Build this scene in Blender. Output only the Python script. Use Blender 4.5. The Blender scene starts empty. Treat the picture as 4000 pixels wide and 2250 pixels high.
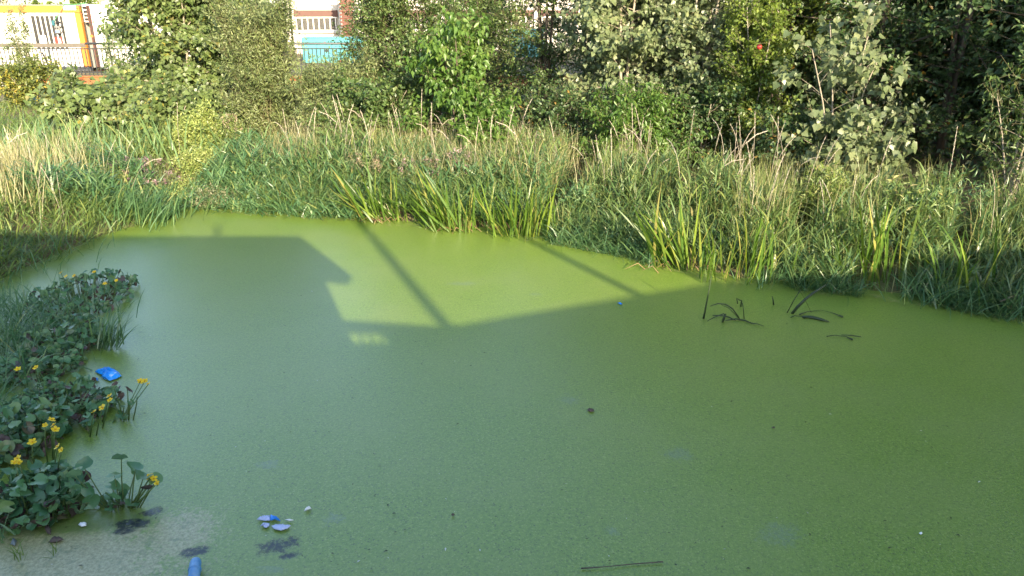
import bpy, math, random
import numpy as np
from mathutils import Vector, Matrix

rng = np.random.RandomState(7)
random.seed(7)
scene = bpy.context.scene
col = scene.collection

# ------------------------------------------------------------------ camera
PITCH = math.radians(20.5)
CAM_H = 2.6
FPX = 2910.0
cam_data = bpy.data.cameras.new("camera")
cam_data.sensor_width = 36.0
cam_data.lens = 36.0 * FPX / 4000.0
cam_data.clip_start = 0.05
cam_data.clip_end = 1500.0
cam = bpy.data.objects.new("camera", cam_data)
col.objects.link(cam)
cam.location = (0, 0, CAM_H)
cam.rotation_euler = (math.pi / 2 - PITCH, 0, 0)
scene.camera = cam

# ------------------------------------------------------------------ light
SUN_EL = math.radians(18.0)
SHADOW_AZ = math.radians(21.0)          # shadows run forward and to the left
sun_dir = Vector((-math.sin(SHADOW_AZ) * math.cos(SUN_EL), math.cos(SHADOW_AZ) * math.cos(SUN_EL), -math.sin(SUN_EL)))
sd = bpy.data.lights.new("sun", 'SUN')
sd.energy = 4.5
sd.angle = math.radians(0.4)
sd.color = (1.0, 0.84, 0.60)
sun = bpy.data.objects.new("sun", sd)
col.objects.link(sun)
sun.rotation_euler = sun_dir.to_track_quat('-Z', 'Y').to_euler()
sun.location = (6, -12, 9)

world = bpy.data.worlds.new("World")
scene.world = world
world.use_nodes = True
wn = world.node_tree
bg = wn.nodes["Background"]
sky = wn.nodes.new("ShaderNodeTexSky")
sky.sky_type = 'NISHITA'
sky.sun_disc = False
sky.sun_elevation = SUN_EL
sky.sun_rotation = math.radians(159.0)
sky.air_density = 1.0
sky.dust_density = 1.2
sky.ozone_density = 1.0
wn.links.new(sky.outputs[0], bg.inputs[0])
bg.inputs[1].default_value = 0.15
vs = scene.view_settings
vs.view_transform = 'Standard'
vs.look = 'None'
vs.gamma = 1.0
vs.use_curve_mapping = False
vs.exposure = 1.87
scene.render.film_transparent = False
scene.cycles.max_bounces = 8
scene.cycles.diffuse_bounces = 3
scene.cycles.transmission_bounces = 4
scene.cycles.use_denoising = True

# ------------------------------------------------------------------ picture -> place
SP, CP = math.sin(PITCH), math.cos(PITCH)
def ray(px, py):
    u = (px - 2000.0) / FPX
    v = (1125.0 - py) / FPX
    return u, CP + SP * v, -SP + CP * v
def P(px, py, z=0.0):
    """point at height z seen at photo pixel px,py"""
    u, dy, dz = ray(px, py)
    t = (z - CAM_H) / dz
    return Vector((u * t, dy * t, z))
def Q(px, py, Y):
    """point at distance Y in front of the viewer"""
    u, dy, dz = ray(px, py)
    t = Y / dy
    return Vector((u * t, Y, CAM_H + dz * t))

def pix(p):
    d = Vector(p) - Vector((0, 0, CAM_H))
    f = d.y * CP - d.z * SP
    return 2000 + FPX * d.x / f, 1125 - FPX * (d.y * SP + d.z * CP) / f

# ------------------------------------------------------------------ mesh helpers
def mesh_np(name, V, F, mat=None, attrs=None, smooth=False):
    V = np.asarray(V, dtype=np.float32).reshape(-1, 3)
    F = np.asarray(F, dtype=np.int32)
    k = F.shape[1]
    me = bpy.data.meshes.new(name)
    me.vertices.add(len(V)); me.vertices.foreach_set("co", V.ravel())
    me.loops.add(F.size); me.loops.foreach_set("vertex_index", F.ravel())
    me.polygons.add(len(F))
    me.polygons.foreach_set("loop_start", np.arange(0, F.size, k, dtype=np.int32))
    if smooth:
        me.polygons.foreach_set("use_smooth", np.ones(len(F), dtype=bool))
    if attrs:
        for an, av in attrs.items():
            a = me.attributes.new(an, 'FLOAT', 'POINT')
            a.data.foreach_set("value", np.asarray(av, dtype=np.float32))
    me.update(calc_edges=True)
    if mat: me.materials.append(mat)
    return me

def ob(name, me, parent=None, loc=None):
    o = bpy.data.objects.new(name, me)
    col.objects.link(o)
    if parent is not None: o.parent = parent
    if loc is not None: o.location = loc
    return o

def tag(o, label=None, cat=None, group=None, kind=None):
    if label: o["label"] = label
    if cat: o["category"] = cat
    if group: o["group"] = group
    if kind: o["kind"] = kind
    return o

def thing(name, label, cat, loc=(0, 0, 0), group=None, rotz=0.0):
    o = bpy.data.objects.new(name, None)
    o.empty_display_size = 0.1
    col.objects.link(o)
    o.location = loc
    o.rotation_euler = (0, 0, rotz)
    return tag(o, label, cat, group)

class MB:
    """collects boxes, tubes, polygons into one mesh"""
    def __init__(s): s.v = []; s.f = []; s.sm = []
    def add(s, vs, fs, smooth=False):
        n = len(s.v)
        s.v.extend([tuple(v) for v in vs]); s.f.extend([tuple(i + n for i in f) for f in fs]); s.sm.extend([smooth] * len(fs))
    def box(s, lo, hi, M=None, bev=0.0):
        x0, y0, z0 = lo; x1, y1, z1 = hi
        if bev <= 0:
            v = [(x0,y0,z0),(x1,y0,z0),(x1,y1,z0),(x0,y1,z0),(x0,y0,z1),(x1,y0,z1),(x1,y1,z1),(x0,y1,z1)]
            f = [(0,3,2,1),(4,5,6,7),(0,1,5,4),(1,2,6,5),(2,3,7,6),(3,0,4,7)]
        else:
            b = bev; v = []; f = []
            def ring(z, i): return [(x0+i+b,y0+i,z),(x1-i-b,y0+i,z),(x1-i,y0+i+b,z),(x1-i,y1-i-b,z),(x1-i-b,y1-i,z),(x0+i+b,y1-i,z),(x0+i,y1-i-b,z),(x0+i,y0+i+b,z)]
            for z, i in ((z0, b), (z0+b, 0), (z1-b, 0), (z1, b)): v += ring(z, i)
            f.append(tuple(range(7, -1, -1))); f.append(tuple(range(24, 32)))
            for r in range(3):
                for k in range(8):
                    f.append((r*8+k, r*8+(k+1)%8, (r+1)*8+(k+1)%8, (r+1)*8+k))
        if M is not None: v = [M @ Vector(p) for p in v]
        s.add(v, f)
    def tube(s, pts, rad, n=6, cap=True):
        pts = [Vector(p) for p in pts]
        if not hasattr(rad, '__len__'): rad = [rad] * len(pts)
        vs = []; fs = []
        ref = None
        for i, p in enumerate(pts):
            d = (pts[min(i+1, len(pts)-1)] - pts[max(i-1, 0)])
            d = d.normalized() if d.length > 1e-9 else Vector((0, 0, 1))
            if ref is None:
                ref = Vector((1, 0, 0)) if abs(d.x) < 0.8 else Vector((0, 1, 0))
            a = (ref - d * ref.dot(d)).normalized(); ref = a
            b = d.cross(a)
            for k in range(n):
                t = 2 * math.pi * k / n
                vs.append(p + (a * math.cos(t) + b * math.sin(t)) * rad[i])
        for i in range(len(pts) - 1):
            for k in range(n):
                fs.append((i*n+k, i*n+(k+1) % n, (i+1)*n+(k+1) % n, (i+1)*n+k))
        if cap:
            fs.append(tuple(range(n-1, -1, -1))); fs.append(tuple(range((len(pts)-1)*n, len(pts)*n)))
        s.add(vs, fs, True)
    def prism(s, pts, d):
        """polygon pts swept by vector d"""
        n = len(pts); d = Vector(d)
        vs = [Vector(p) for p in pts] + [Vector(p) + d for p in pts]
        fs = [tuple(range(n-1, -1, -1)), tuple(range(n, 2*n))]
        for k in range(n): fs.append((k, (k+1) % n, n+(k+1) % n, n+k))
        s.add(vs, fs)
    def build(s, name, mat, parent=None, loc=None):
        me = bpy.data.meshes.new(name)
        me.from_pydata(s.v, [], s.f)
        me.polygons.foreach_set("use_smooth", s.sm)
        me.update()
        if mat: me.materials.append(mat)
        return ob(name, me, parent, loc)

# ------------------------------------------------------------------ materials
def nt(name):
    m = bpy.data.materials.new(name); m.use_nodes = True
    t = m.node_tree
    return m, t, t.nodes["Principled BSDF"], t.nodes["Material Output"]

def plain(name, c, rough=0.6, spec=0.5, metal=0.0, var=0.12, scale=6.0, bump=0.0, dirt=None):
    m, t, b, o = nt(name)
    N, L = t.nodes, t.links
    tc = N.new("ShaderNodeTexCoord")
    no = N.new("ShaderNodeTexNoise"); no.inputs["Scale"].default_value = scale; no.inputs["Detail"].default_value = 6
    L.new(tc.outputs["Object"], no.inputs["Vector"])
    mx = N.new("ShaderNodeMix"); mx.data_type = 'RGBA'
    lo = tuple(x * (1 - var * 1.6) for x in c); hi = tuple(min(1, x * (1 + var)) for x in c)
    mx.inputs[6].default_value = (*lo, 1); mx.inputs[7].default_value = (*hi, 1)
    L.new(no.outputs["Fac"], mx.inputs[0])
    last = mx.outputs[2]
    if dirt:
        n2 = N.new("ShaderNodeTexNoise"); n2.inputs["Scale"].default_value = scale * 0.35; n2.inputs["Detail"].default_value = 8
        L.new(tc.outputs["Object"], n2.inputs["Vector"])
        r = N.new("ShaderNodeMapRange"); r.inputs[1].default_value = 0.5; r.inputs[2].default_value = 0.75; r.inputs[4].default_value = 0.7
        L.new(n2.outputs["Fac"], r.inputs[0])
        m2 = N.new("ShaderNodeMix"); m2.data_type = 'RGBA'; m2.inputs[7].default_value = (*dirt, 1)
        L.new(r.outputs[0], m2.inputs[0]); L.new(last, m2.inputs[6]); last = m2.outputs[2]
    L.new(last, b.inputs["Base Color"])
    b.inputs["Roughness"].default_value = rough
    b.inputs["Specular IOR Level"].default_value = spec
    b.inputs["Metallic"].default_value = metal
    if bump:
        bp = N.new("ShaderNodeBump"); bp.inputs["Strength"].default_value = bump; bp.inputs["Distance"].default_value = 0.02
        L.new(no.outputs["Fac"], bp.inputs["Height"]); L.new(bp.outputs[0], b.inputs["Normal"])
    return m

def leafmat(name, stops, trans=0.35, rough=0.42, spec=0.5, back=1.0, obj_rnd=False, along=None, tcol=1.6):
    """stops: list of (pos, colour) over the per-leaf random value"""
    m, t, b, o = nt(name)
    N, L = t.nodes, t.links
    if obj_rnd:
        a = N.new("ShaderNodeObjectInfo"); val = a.outputs["Random"]
    else:
        a = N.new("ShaderNodeAttribute"); a.attribute_name = "rnd"; val = a.outputs["Fac"]
    cr = N.new("ShaderNodeValToRGB")
    els = cr.color_ramp.elements
    els[0].position, els[0].color = stops[0][0], (*stops[0][1], 1)
    els[1].position, els[1].color = stops[-1][0], (*stops[-1][1], 1)
    for p, c in stops[1:-1]:
        e = els.new(p); e.color = (*c, 1)
    L.new(val, cr.inputs[0])
    last = cr.outputs[0]
    # uneven colour inside the leaf
    tc = N.new("ShaderNodeTexCoord"); no = N.new("ShaderNodeTexNoise"); no.inputs["Scale"].default_value = 30
    L.new(tc.outputs["Object"], no.inputs["Vector"])
    mr = N.new("ShaderNodeMapRange"); mr.inputs[3].default_value = 0.75; mr.inputs[4].default_value = 1.25
    L.new(no.outputs["Fac"], mr.inputs[0])
    hs = N.new("ShaderNodeHueSaturation"); L.new(last, hs.inputs["Color"]); L.new(mr.outputs[0], hs.inputs["Value"])
    last = hs.outputs[0]
    if along:
        a2 = N.new("ShaderNodeAttribute"); a2.attribute_name = "along"
        m3 = N.new("ShaderNodeMix"); m3.data_type = 'RGBA'; m3.inputs[7].default_value = (*along, 1)
        r = N.new("ShaderNodeMapRange"); r.inputs[1].default_value = 0.55; r.inputs[2].default_value = 1.1; r.inputs[4].default_value = 0.8
        L.new(a2.outputs["Fac"], r.inputs[0]); L.new(r.outputs[0], m3.inputs[0]); L.new(last, m3.inputs[6]); last = m3.outputs[2]
    if back != 1.0:
        g = N.new("ShaderNodeNewGeometry")
        m4 = N.new("ShaderNodeMix"); m4.data_type = 'RGBA'
        h2 = N.new("ShaderNodeHueSaturation"); h2.inputs["Value"].default_value = back; h2.inputs["Saturation"].default_value = 0.75
        L.new(last, h2.inputs["Color"]); L.new(g.outputs["Backfacing"], m4.inputs[0]); L.new(last, m4.inputs[6]); L.new(h2.outputs[0], m4.inputs[7])
        last = m4.outputs[2]
    L.new(last, b.inputs["Base Color"])
    b.inputs["Roughness"].default_value = rough
    b.inputs["Specular IOR Level"].default_value = spec
    tr = N.new("ShaderNodeBsdfTranslucent")
    h = N.new("ShaderNodeHueSaturation"); h.inputs["Value"].default_value = tcol; h.inputs["Saturation"].default_value = 1.15; h.inputs["Hue"].default_value = 0.49
    L.new(last, h.inputs["Color"]); L.new(h.outputs[0], tr.inputs[0])
    ms = N.new("ShaderNodeMixShader"); ms.inputs[0].default_value = trans
    L.new(b.outputs[0], ms.inputs[1]); L.new(tr.outputs[0], ms.inputs[2]); L.new(ms.outputs[0], o.inputs[0])
    return m

M = {}
M['poplar'] = leafmat("poplar_leaf", [(0, (.065, .105, .03)), (.5, (.125, .175, .055)), (.93, (.19, .24, .085)), (1, (.30, .27, .06))], back=1.25, rough=.4, spec=.5)
M['aspen'] = leafmat("aspen_leaf", [(0, (.08, .115, .05)), (.6, (.145, .185, .085)), (1, (.22, .25, .12))], back=1.35, rough=.4, spec=.5)
M['willow'] = leafmat("willow_leaf", [(0, (.08, .115, .035)), (.6, (.155, .195, .07)), (1, (.24, .27, .11))], back=1.4, rough=.42)
M['hawthorn'] = leafmat("hawthorn_leaf", [(0, (.05, .095, .026)), (.6, (.10, .155, .045)), (1, (.165, .21, .07))], rough=.4)
M['cherry'] = leafmat("cherry_leaf", [(0, (.055, .12, .022)), (.6, (.095, .175, .034)), (1, (.15, .22, .05))], rough=.4, trans=.4)
M['dark'] = leafmat("shade_dark_leaf", [(0, (.032, .065, .02)), (.6, (.062, .11, .034)), (.97, (.095, .14, .042)), (1, (.2, .13, .03))], rough=.45, trans=.28)  # darker leaf tone that stands in for shade in wood and low bushes
M['lime'] = leafmat("lime_leaf", [(0, (.09, .14, .026)), (.6, (.14, .20, .036)), (1, (.20, .25, .05))], trans=.4)
M['yellowbush'] = leafmat("yellowing_leaf", [(0, (.08, .11, .03)), (.6, (.14, .17, .04)), (.85, (.26, .25, .045)), (1, (.40, .31, .05))], trans=.4)
M['goosefoot'] = leafmat("goosefoot_leaf", [(0, (.17, .23, .06)), (.6, (.26, .31, .09)), (1, (.36, .38, .13))], trans=.35)
M['loosestrife'] = leafmat("loosestrife_leaf", [(0, (.10, .13, .06)), (.6, (.17, .19, .09)), (1, (.25, .22, .14))], trans=.3)
M['pinkflower'] = leafmat("pink_flower", [(0, (.28, .16, .20)), (1, (.42, .28, .32))], trans=.3)
M['plume'] = leafmat("plume", [(0, (.26, .20, .14)), (1, (.42, .33, .24))], trans=.3)
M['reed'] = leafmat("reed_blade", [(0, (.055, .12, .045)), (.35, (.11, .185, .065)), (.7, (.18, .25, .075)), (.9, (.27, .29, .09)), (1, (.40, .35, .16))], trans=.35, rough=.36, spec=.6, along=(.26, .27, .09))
M['lush'] = leafmat("lush_blade", [(0, (.06, .14, .055)), (.5, (.11, .20, .085)), (.9, (.18, .26, .09)), (1, (.28, .30, .11))], trans=.35, rough=.36, spec=.6)
M['meadow'] = leafmat("meadow_blade", [(0, (.085, .145, .04)), (.5, (.155, .215, .055)), (.85, (.24, .28, .08)), (1, (.38, .34, .16))], trans=.35)
M['straw'] = leafmat("straw", [(0, (.22, .22, .09)), (.5, (.34, .32, .15)), (1, (.50, .46, .29))], trans=.25, rough=.55, tcol=1.2)
M['stalk'] = leafmat("seed_stalk_straw", [(0, (.30, .26, .20)), (1, (.47, .42, .34))], trans=.15, rough=.6, tcol=1.1, obj_rnd=True)
M['seedhead'] = leafmat("seed_head_straw", [(0, (.42, .37, .29)), (1, (.58, .52, .42))], trans=.25, rough=.7, tcol=1.1, obj_rnd=True)
M['iris'] = leafmat("iris_blade", [(0, (.06, .125, .022)), (.5, (.11, .19, .03)), (.85, (.20, .27, .045)), (1, (.34, .31, .09))], trans=.42, rough=.36, obj_rnd=True)
M['marigold'] = leafmat("marigold_leaf", [(0, (.05, .13, .055)), (.45, (.075, .18, .072)), (.8, (.12, .235, .085)), (.93, (.16, .24, .08)), (.97, (.09, .055, .045)), (1, (.07, .05, .05))], trans=.2, rough=.33, spec=.55, back=1.25, obj_rnd=True)
M['marigold_stem'] = plain("marigold_stem", (.10, .16, .045), rough=.5)
M['petal'] = leafmat("marigold_petal", [(0, (.78, .52, .006)), (1, (.86, .64, .012))], trans=.25, rough=.4, obj_rnd=True, tcol=1.1)
M['stamen'] = plain("marigold_centre", (.70, .36, .01), rough=.7)
M['bark'] = plain("bark_pale", (.30, .26, .20), rough=.8, var=.25, scale=14, bump=.4)
M['barkdark'] = plain("bark_dark", (.09, .07, .05), rough=.85, var=.3, scale=14, bump=.5)
M['twig'] = plain("young_wood", (.11, .105, .045), rough=.7, var=.25)
M['deadreed'] = plain("dead_reed", (.03, .05, .02), rough=.6, var=.3)
M['drybrown'] = plain("withered_brown", (.10, .07, .055), rough=.7, var=.3, scale=30)
M['white'] = plain("white_paint", (.62, .60, .56), rough=.45, var=.03)
M['cream'] = plain("cream_render", (.46, .43, .385), rough=.7, var=.05, dirt=(.36, .33, .29))
M['orange'] = plain("orange_paint", (.45, .17, .03), rough=.45, var=.06)
M['rust'] = plain("rust_orange_wall", (.30, .095, .03), rough=.7, var=.15, dirt=(.18, .07, .03))
M['brownlintel'] = plain("brown_lintel", (.085, .032, .022), rough=.65, var=.12)
M['brick'] = plain("red_brick", (.13, .045, .03), rough=.85, var=.25, scale=20)
M['glassgrey'] = plain("dusty_glass", (.035, .035, .034), rough=.2, spec=.7, var=.08)
M['glassdark'] = plain("dark_glass", (.05, .055, .06), rough=.12, spec=.8, var=.1)
M['turq'] = plain("turquoise_paint", (.07, .27, .30), rough=.4, var=.05, dirt=(.05, .20, .24))
M['turqdark'] = plain("turquoise_base", (.03, .20, .32), rough=.45)
M['steel'] = plain("galvanised_steel", (.065, .07, .075), rough=.5, metal=.3, var=.15)
M['steeldark'] = plain("dark_steel", (.028, .03, .033), rough=.5, metal=.2, var=.15)
M['weathered'] = plain("weathered_board", (.12, .105, .085), rough=.8, var=.3, scale=10)
M['grey'] = plain("grey_plastic", (.16, .16, .155), rough=.5)
M['concrete'] = plain("concrete", (.34, .32, .29), rough=.85, var=.15, dirt=(.22, .2, .17), bump=.3)
M['black'] = plain("black_rubber", (.02, .02, .022), rough=.6)
M['green'] = plain("green_cable_sheath", (.045, .20, .07), rough=.5)
M['teal'] = plain("teal_socket", (.02, .10, .13), rough=.5)
M['red'] = plain("red_print", (.42, .035, .025), rough=.5)
M['paper'] = plain("white_paper", (.78, .80, .80), rough=.6, var=.03)
M['bluepaper'] = plain("blue_print", (.12, .18, .5), rough=.6)
M['greytext'] = plain("grey_lettering", (.22, .25, .22), rough=.6)
M['stone'] = plain("pale_stone", (.42, .40, .37), rough=.85, var=.25, scale=9, bump=.6)
M['bluepipe'] = plain("blue_plastic", (.08, .28, .58), rough=.4, var=.3, scale=45, dirt=(.30, .42, .52))
M['paleplastic'] = plain("pale_lilac_plastic", (.50, .56, .80), rough=.45, var=.06)
M['blueplastic'] = plain("bright_blue_plastic", (.02, .25, .78), rough=.35, var=.1)
M['brownbase'] = plain("brown_building_part", (.28, .13, .08), rough=.7)

def wrapper_mat():
    m, t, b, o = nt("printed_blue_wrapper"); N, L = t.nodes, t.links
    tc = N.new("ShaderNodeTexCoord")
    v = N.new("ShaderNodeTexNoise"); v.inputs["Scale"].default_value = 22; v.inputs["Detail"].default_value = 3; v.inputs["Distortion"].default_value = 1.2
    L.new(tc.outputs["Object"], v.inputs["Vector"])
    cr = N.new("ShaderNodeValToRGB"); e = cr.color_ramp.elements
    e[0].position, e[0].color = .30, (.01, .06, .30, 1)
    e[1].position, e[1].color = .72, (.62, .70, .90, 1)
    for p, c in ((.38, (.005, .24, .80, 1)), (.60, (.006, .30, .86, 1)), (.66, (.10, .45, .90, 1))):
        x = e.new(p); x.color = c
    L.new(v.outputs["Fac"], cr.inputs[0]); L.new(cr.outputs[0], b.inputs["Base Color"])
    b.inputs["Roughness"].default_value = .3
    return m
M['wrapper'] = wrapper_mat()

# ------------------------------------------------------------------ shoreline and ground
SHORE_PX = [(4500, 1330), (4000, 1240), (3700, 1180), (3500, 1150), (3150, 1112), (2900, 1096), (2700, 1050), (2450, 985), (2150, 932), (2080, 915), (1800, 888),
            (1500, 860), (1250, 842), (1000, 826), (830, 812), (720, 806), (660, 822), (600, 868), (500, 895), (400, 922), (330, 958), (230, 1000), (110, 1045), (-60, 1130), (-350, 1400)]
shore = [P(x, y) for x, y in SHORE_PX]
shore2 = np.array([[p.x, p.y] for p in shore])
POND = np.vstack([shore2, [[-5.3, 3.0], [-4.6, 0.0], [-4.6, -1.6], [6.5, -1.6], [7.0, 2.0]]])

def seg_dist(XY, poly, closed=True):
    XY = np.asarray(XY, dtype=np.float64)
    d = np.full(len(XY), 1e9)
    n = len(poly)
    for i in range(n if closed else n - 1):
        a = poly[i]; b = poly[(i + 1) % n]
        ab = b - a
        t = np.clip(((XY - a) @ ab) / (ab @ ab), 0, 1)
        q = a + t[:, None] * ab
        d = np.minimum(d, np.hypot(*(XY - q).T))
    return d
def inside(XY, poly):
    x, y = XY[:, 0], XY[:, 1]
    r = np.zeros(len(XY), dtype=bool)
    n = len(poly)
    for i in range(n):
        x0, y0 = poly[i]; x1, y1 = poly[(i + 1) % n]
        c = ((y0 > y) != (y1 > y)) & (x < (x1 - x0) * (y - y0) / (y1 - y0 + 1e-12) + x0)
        r ^= c
    return r
def sdist(XY):
    d = seg_dist(XY, POND)
    return np.where(inside(XY, POND), -d, d)
def smooth(a, b, x):
    t = np.clip((x - a) / (b - a), 0, 1); return t * t * (3 - 2 * t)
def wob(x, y):
    return (np.sin(x * 1.7 + y * .9) + np.sin(x * .63 - y * 1.31 + 2) + np.sin(x * 3.1 + 1) * .5 + np.sin(y * 2.7 + x) * .5) / 3
def ground_z(XY):
    XY = np.asarray(XY, dtype=np.float64)
    d = sdist(XY)
    x, y = XY[:, 0], XY[:, 1]
    z = -.05 + .10 * smooth(-.05, .15, d) + .22 * smooth(.1, 2.0, d) + .05 * wob(x, y) * smooth(.2, 1.5, d)
    z = np.where(d < 0, -.06 - .5 * smooth(0, .6, -d), z)
    z = z - .12 * smooth(19, 24, y)
    z = np.where(y > 26.15, .45, z)
    return z
def gz(x, y): return float(ground_z(np.array([[x, y]]))[0])

def axis(lo, hi, step, far):
    a = list(np.arange(lo, hi + 1e-6, step)); s = step; x = hi
    while x < far: s *= 1.6; x += s; a.append(x)
    s = step; x = lo; b = []
    while x > -far: s *= 1.6; x -= s; b.append(x)
    return np.array(b[::-1] + a)
gx = axis(-13, 11, .22, 500); gy = axis(-3, 27, .22, 500)
GX, GY = np.meshgrid(gx, gy)
XY = np.column_stack([GX.ravel(), GY.ravel()])
Z = ground_z(XY)
nx, ny = len(gx), len(gy)
idx = np.arange(nx * ny).reshape(ny, nx)
F = np.column_stack([idx[:-1, :-1].ravel(), idx[:-1, 1:].ravel(), idx[1:, 1:].ravel(), idx[1:, :-1].ravel()])
def ground_mat():
    m, t, b, o = nt("soil_and_moss"); N, L = t.nodes, t.links
    tc = N.new("ShaderNodeTexCoord")
    n1 = N.new("ShaderNodeTexNoise"); n1.inputs["Scale"].default_value = .9; n1.inputs["Detail"].default_value = 8
    n2 = N.new("ShaderNodeTexNoise"); n2.inputs["Scale"].default_value = 30; n2.inputs["Detail"].default_value = 6
    for n in (n1, n2): L.new(tc.outputs["Object"], n.inputs["Vector"])
    c1 = N.new("ShaderNodeValToRGB"); e = c1.color_ramp.elements
    e[0].position, e[0].color = .38, (.16, .105, .06, 1); e[1].position, e[1].color = .62, (.085, .10, .03, 1)
    L.new(n1.outputs["Fac"], c1.inputs[0])
    mr = N.new("ShaderNodeMapRange"); mr.inputs[3].default_value = .5; mr.inputs[4].default_value = 1.5; L.new(n2.outputs["Fac"], mr.inputs[0])
    h = N.new("ShaderNodeHueSaturation"); L.new(c1.outputs[0], h.inputs["Color"]); L.new(mr.outputs[0], h.inputs["Value"])
    L.new(h.outputs[0], b.inputs["Base Color"]); b.inputs["Roughness"].default_value = .95
    bp = N.new("ShaderNodeBump"); bp.inputs["Strength"].default_value = .8; bp.inputs["Distance"].default_value = .03
    L.new(n2.outputs["Fac"], bp.inputs["Height"]); L.new(bp.outputs[0], b.inputs["Normal"])
    return m
g = ob("ground", mesh_np("ground", np.column_stack([XY, Z]), F, ground_mat(), smooth=True))
tag(g, kind="structure")

# ------------------------------------------------------------------ pond covered with duckweed
def pond_mat():
    m, t, b, o = nt("duckweed_water"); N, L = t.nodes, t.links
    tc = N.new("ShaderNodeTexCoord"); vec = tc.outputs["Object"]
    def noise(scale, detail=3, rough=.5, dist=0):
        n = N.new("ShaderNodeTexNoise"); n.inputs["Scale"].default_value = scale; n.inputs["Detail"].default_value = detail
        n.inputs["Roughness"].default_value = rough; n.inputs["Distortion"].default_value = dist
        L.new(vec, n.inputs["Vector"]); return n.outputs["Fac"]
    def math_(op, a, bb=None, clamp=False):
        n = N.new("ShaderNodeMath"); n.operation = op; n.use_clamp = clamp
        for i, v in enumerate((a, bb)):
            if v is None: continue
            if isinstance(v, (int, float)): n.inputs[i].default_value = v
            else: L.new(v, n.inputs[i])
        return n.outputs[0]
    def rng_(v, a, bb, c=0., d=1.):
        n = N.new("ShaderNodeMapRange"); n.interpolation_type = 'SMOOTHSTEP'
        n.inputs[1].default_value = a; n.inputs[2].default_value = bb; n.inputs[3].default_value = c; n.inputs[4].default_value = d
        L.new(v, n.inputs[0]); return n.outputs[0]
    def mix(f, a, bb):
        n = N.new("ShaderNodeMix"); n.data_type = 'RGBA'; L.new(f, n.inputs[0])
        for i, v in ((6, a), (7, bb)):
            if isinstance(v, tuple): n.inputs[i].default_value = (*v, 1)
            else: L.new(v, n.inputs[i])
        return n.outputs[2]
    fronds = N.new("ShaderNodeTexVoronoi"); fronds.inputs["Scale"].default_value = 130; L.new(vec, fronds.inputs["Vector"])
    grain = noise(55, 6, .75)
    soft = noise(1.3, 5, .6)
    streak = noise(6, 5, .65, .6)
    base = mix(rng_(grain, .3, .7), (.091, .163, .017), (.192, .284, .038))
    sep = N.new("ShaderNodeSeparateColor"); L.new(fronds.outputs["Color"], sep.inputs[0])
    base = mix(rng_(sep.outputs[0], .80, 1.0, 0, .55), base, (.30, .36, .10))
    base = mix(rng_(sep.outputs[1], .88, 1.0, 0, .7), base, (.035, .055, .02))
    base = mix(rng_(soft, .35, .7, 0, .30), base, (.20, .25, .07))
    base = mix(rng_(streak, .62, .8, 0, .25), base, (.07, .12, .03))
    sx = N.new("ShaderNodeSeparateXYZ"); L.new(vec, sx.inputs[0])
    edge = noise(13, 8, .8, .8)
    def blob(px, py, rpx, rpy, rot=0.0, soft_=.55, namp=1.0):
        """soft ellipse lying on the water"""
        c = P(px, py); ex = (P(px + rpx, py) - c).length; ey = (P(px, py - rpy) - c).length
        dx = math_('SUBTRACT', sx.outputs[0], c.x); dy = math_('SUBTRACT', sx.outputs[1], c.y)
        ca, sa = math.cos(rot), math.sin(rot)
        u = math_('DIVIDE', math_('ADD', math_('MULTIPLY', dx, ca), math_('MULTIPLY', dy, sa)), ex)
        v = math_('DIVIDE', math_('SUBTRACT', math_('MULTIPLY', dy, ca), math_('MULTIPLY', dx, sa)), ey)
        r = math_('SQRT', math_('ADD', math_('MULTIPLY', u, u), math_('MULTIPLY', v, v)))
        r = math_('ADD', r, math_('MULTIPLY', math_('SUBTRACT', edge, .5), 2.2 * namp))
        return rng_(r, 1.0 - soft_, 1.0 + soft_ * .4, 1., 0.)
    # bleached, drying fronds near the left corner
    dry = blob(180, 2215, 640, 190, 0.1, .75, .8)
    dry2 = blob(690, 2090, 200, 120, 0.1, .8, 1.0)
    dryf = math_('MAXIMUM', dry, math_('MULTIPLY', dry2, .8))
    drycol = mix(rng_(grain, .35, .65), (.22, .20, .085), (.46, .40, .24))
    drycol = mix(rng_(noise(14, 5, .7), .52, .66, 0, .7), drycol, (.12, .15, .07))
    fine = noise(45, 5, .75, .3)
    def ragged(m_, amt=2.4):
        return rng_(math_('ADD', m_, math_('MULTIPLY', math_('SUBTRACT', fine, .5), amt)), .22, .80)
    base = mix(math_('MULTIPLY', ragged(dryf), .80), base, drycol)
    wetgreen = blob(300, 2040, 330, 45, .1, .5, .6)
    base = mix(math_('MULTIPLY', wetgreen, .8), base, (.09, .14, .025))
    # submerged greyish-blue patches
    grey = None
    for a in ((1300, 1960+70, 60, 30), (2390, 2075, 38, 24), (3050, 2085, 130, 55, .4), (2640, 1770, 75, 38), (2220, 1560, 60, 28), (1800, 1108, 90, 9), (2090, 1150, 45, 8), (1060, 2225, 80, 20), (1050, 1815, 60, 22)):
        k = blob(*a, soft_=.8, namp=1.3)
        grey = k if grey is None else math_('MAXIMUM', grey, k)
    base = mix(math_('MULTIPLY', ragged(math_('MULTIPLY', grey, .6), 1.7), .42), base, (.15, .20, .17))
    # gaps where the dark water shows
    hole = None
    for a in ((515, 2045, 78, 20, .12, .35, .9), (590, 2000, 50, 18, .2, .6, 1.6), (765, 2155, 64, 22, .2, .35, .8), (1090, 2135, 80, 30, .35, .7, 1.9), (1120, 2120, 55, 10, .5, .5, .8), (1130, 2170, 45, 14, .3, .7, 1.2), (480, 2075, 45, 14, .2, .6, .8), (2640, 2205, 4, 4)):
        k = blob(*a[:5], *(a[5:] or (.5, .8)))
        hole = k if hole is None else math_('MAXIMUM', hole, k)
    torn = rng_(noise(38, 7, .8, .5), .36, .52, .4, 1.)
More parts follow.
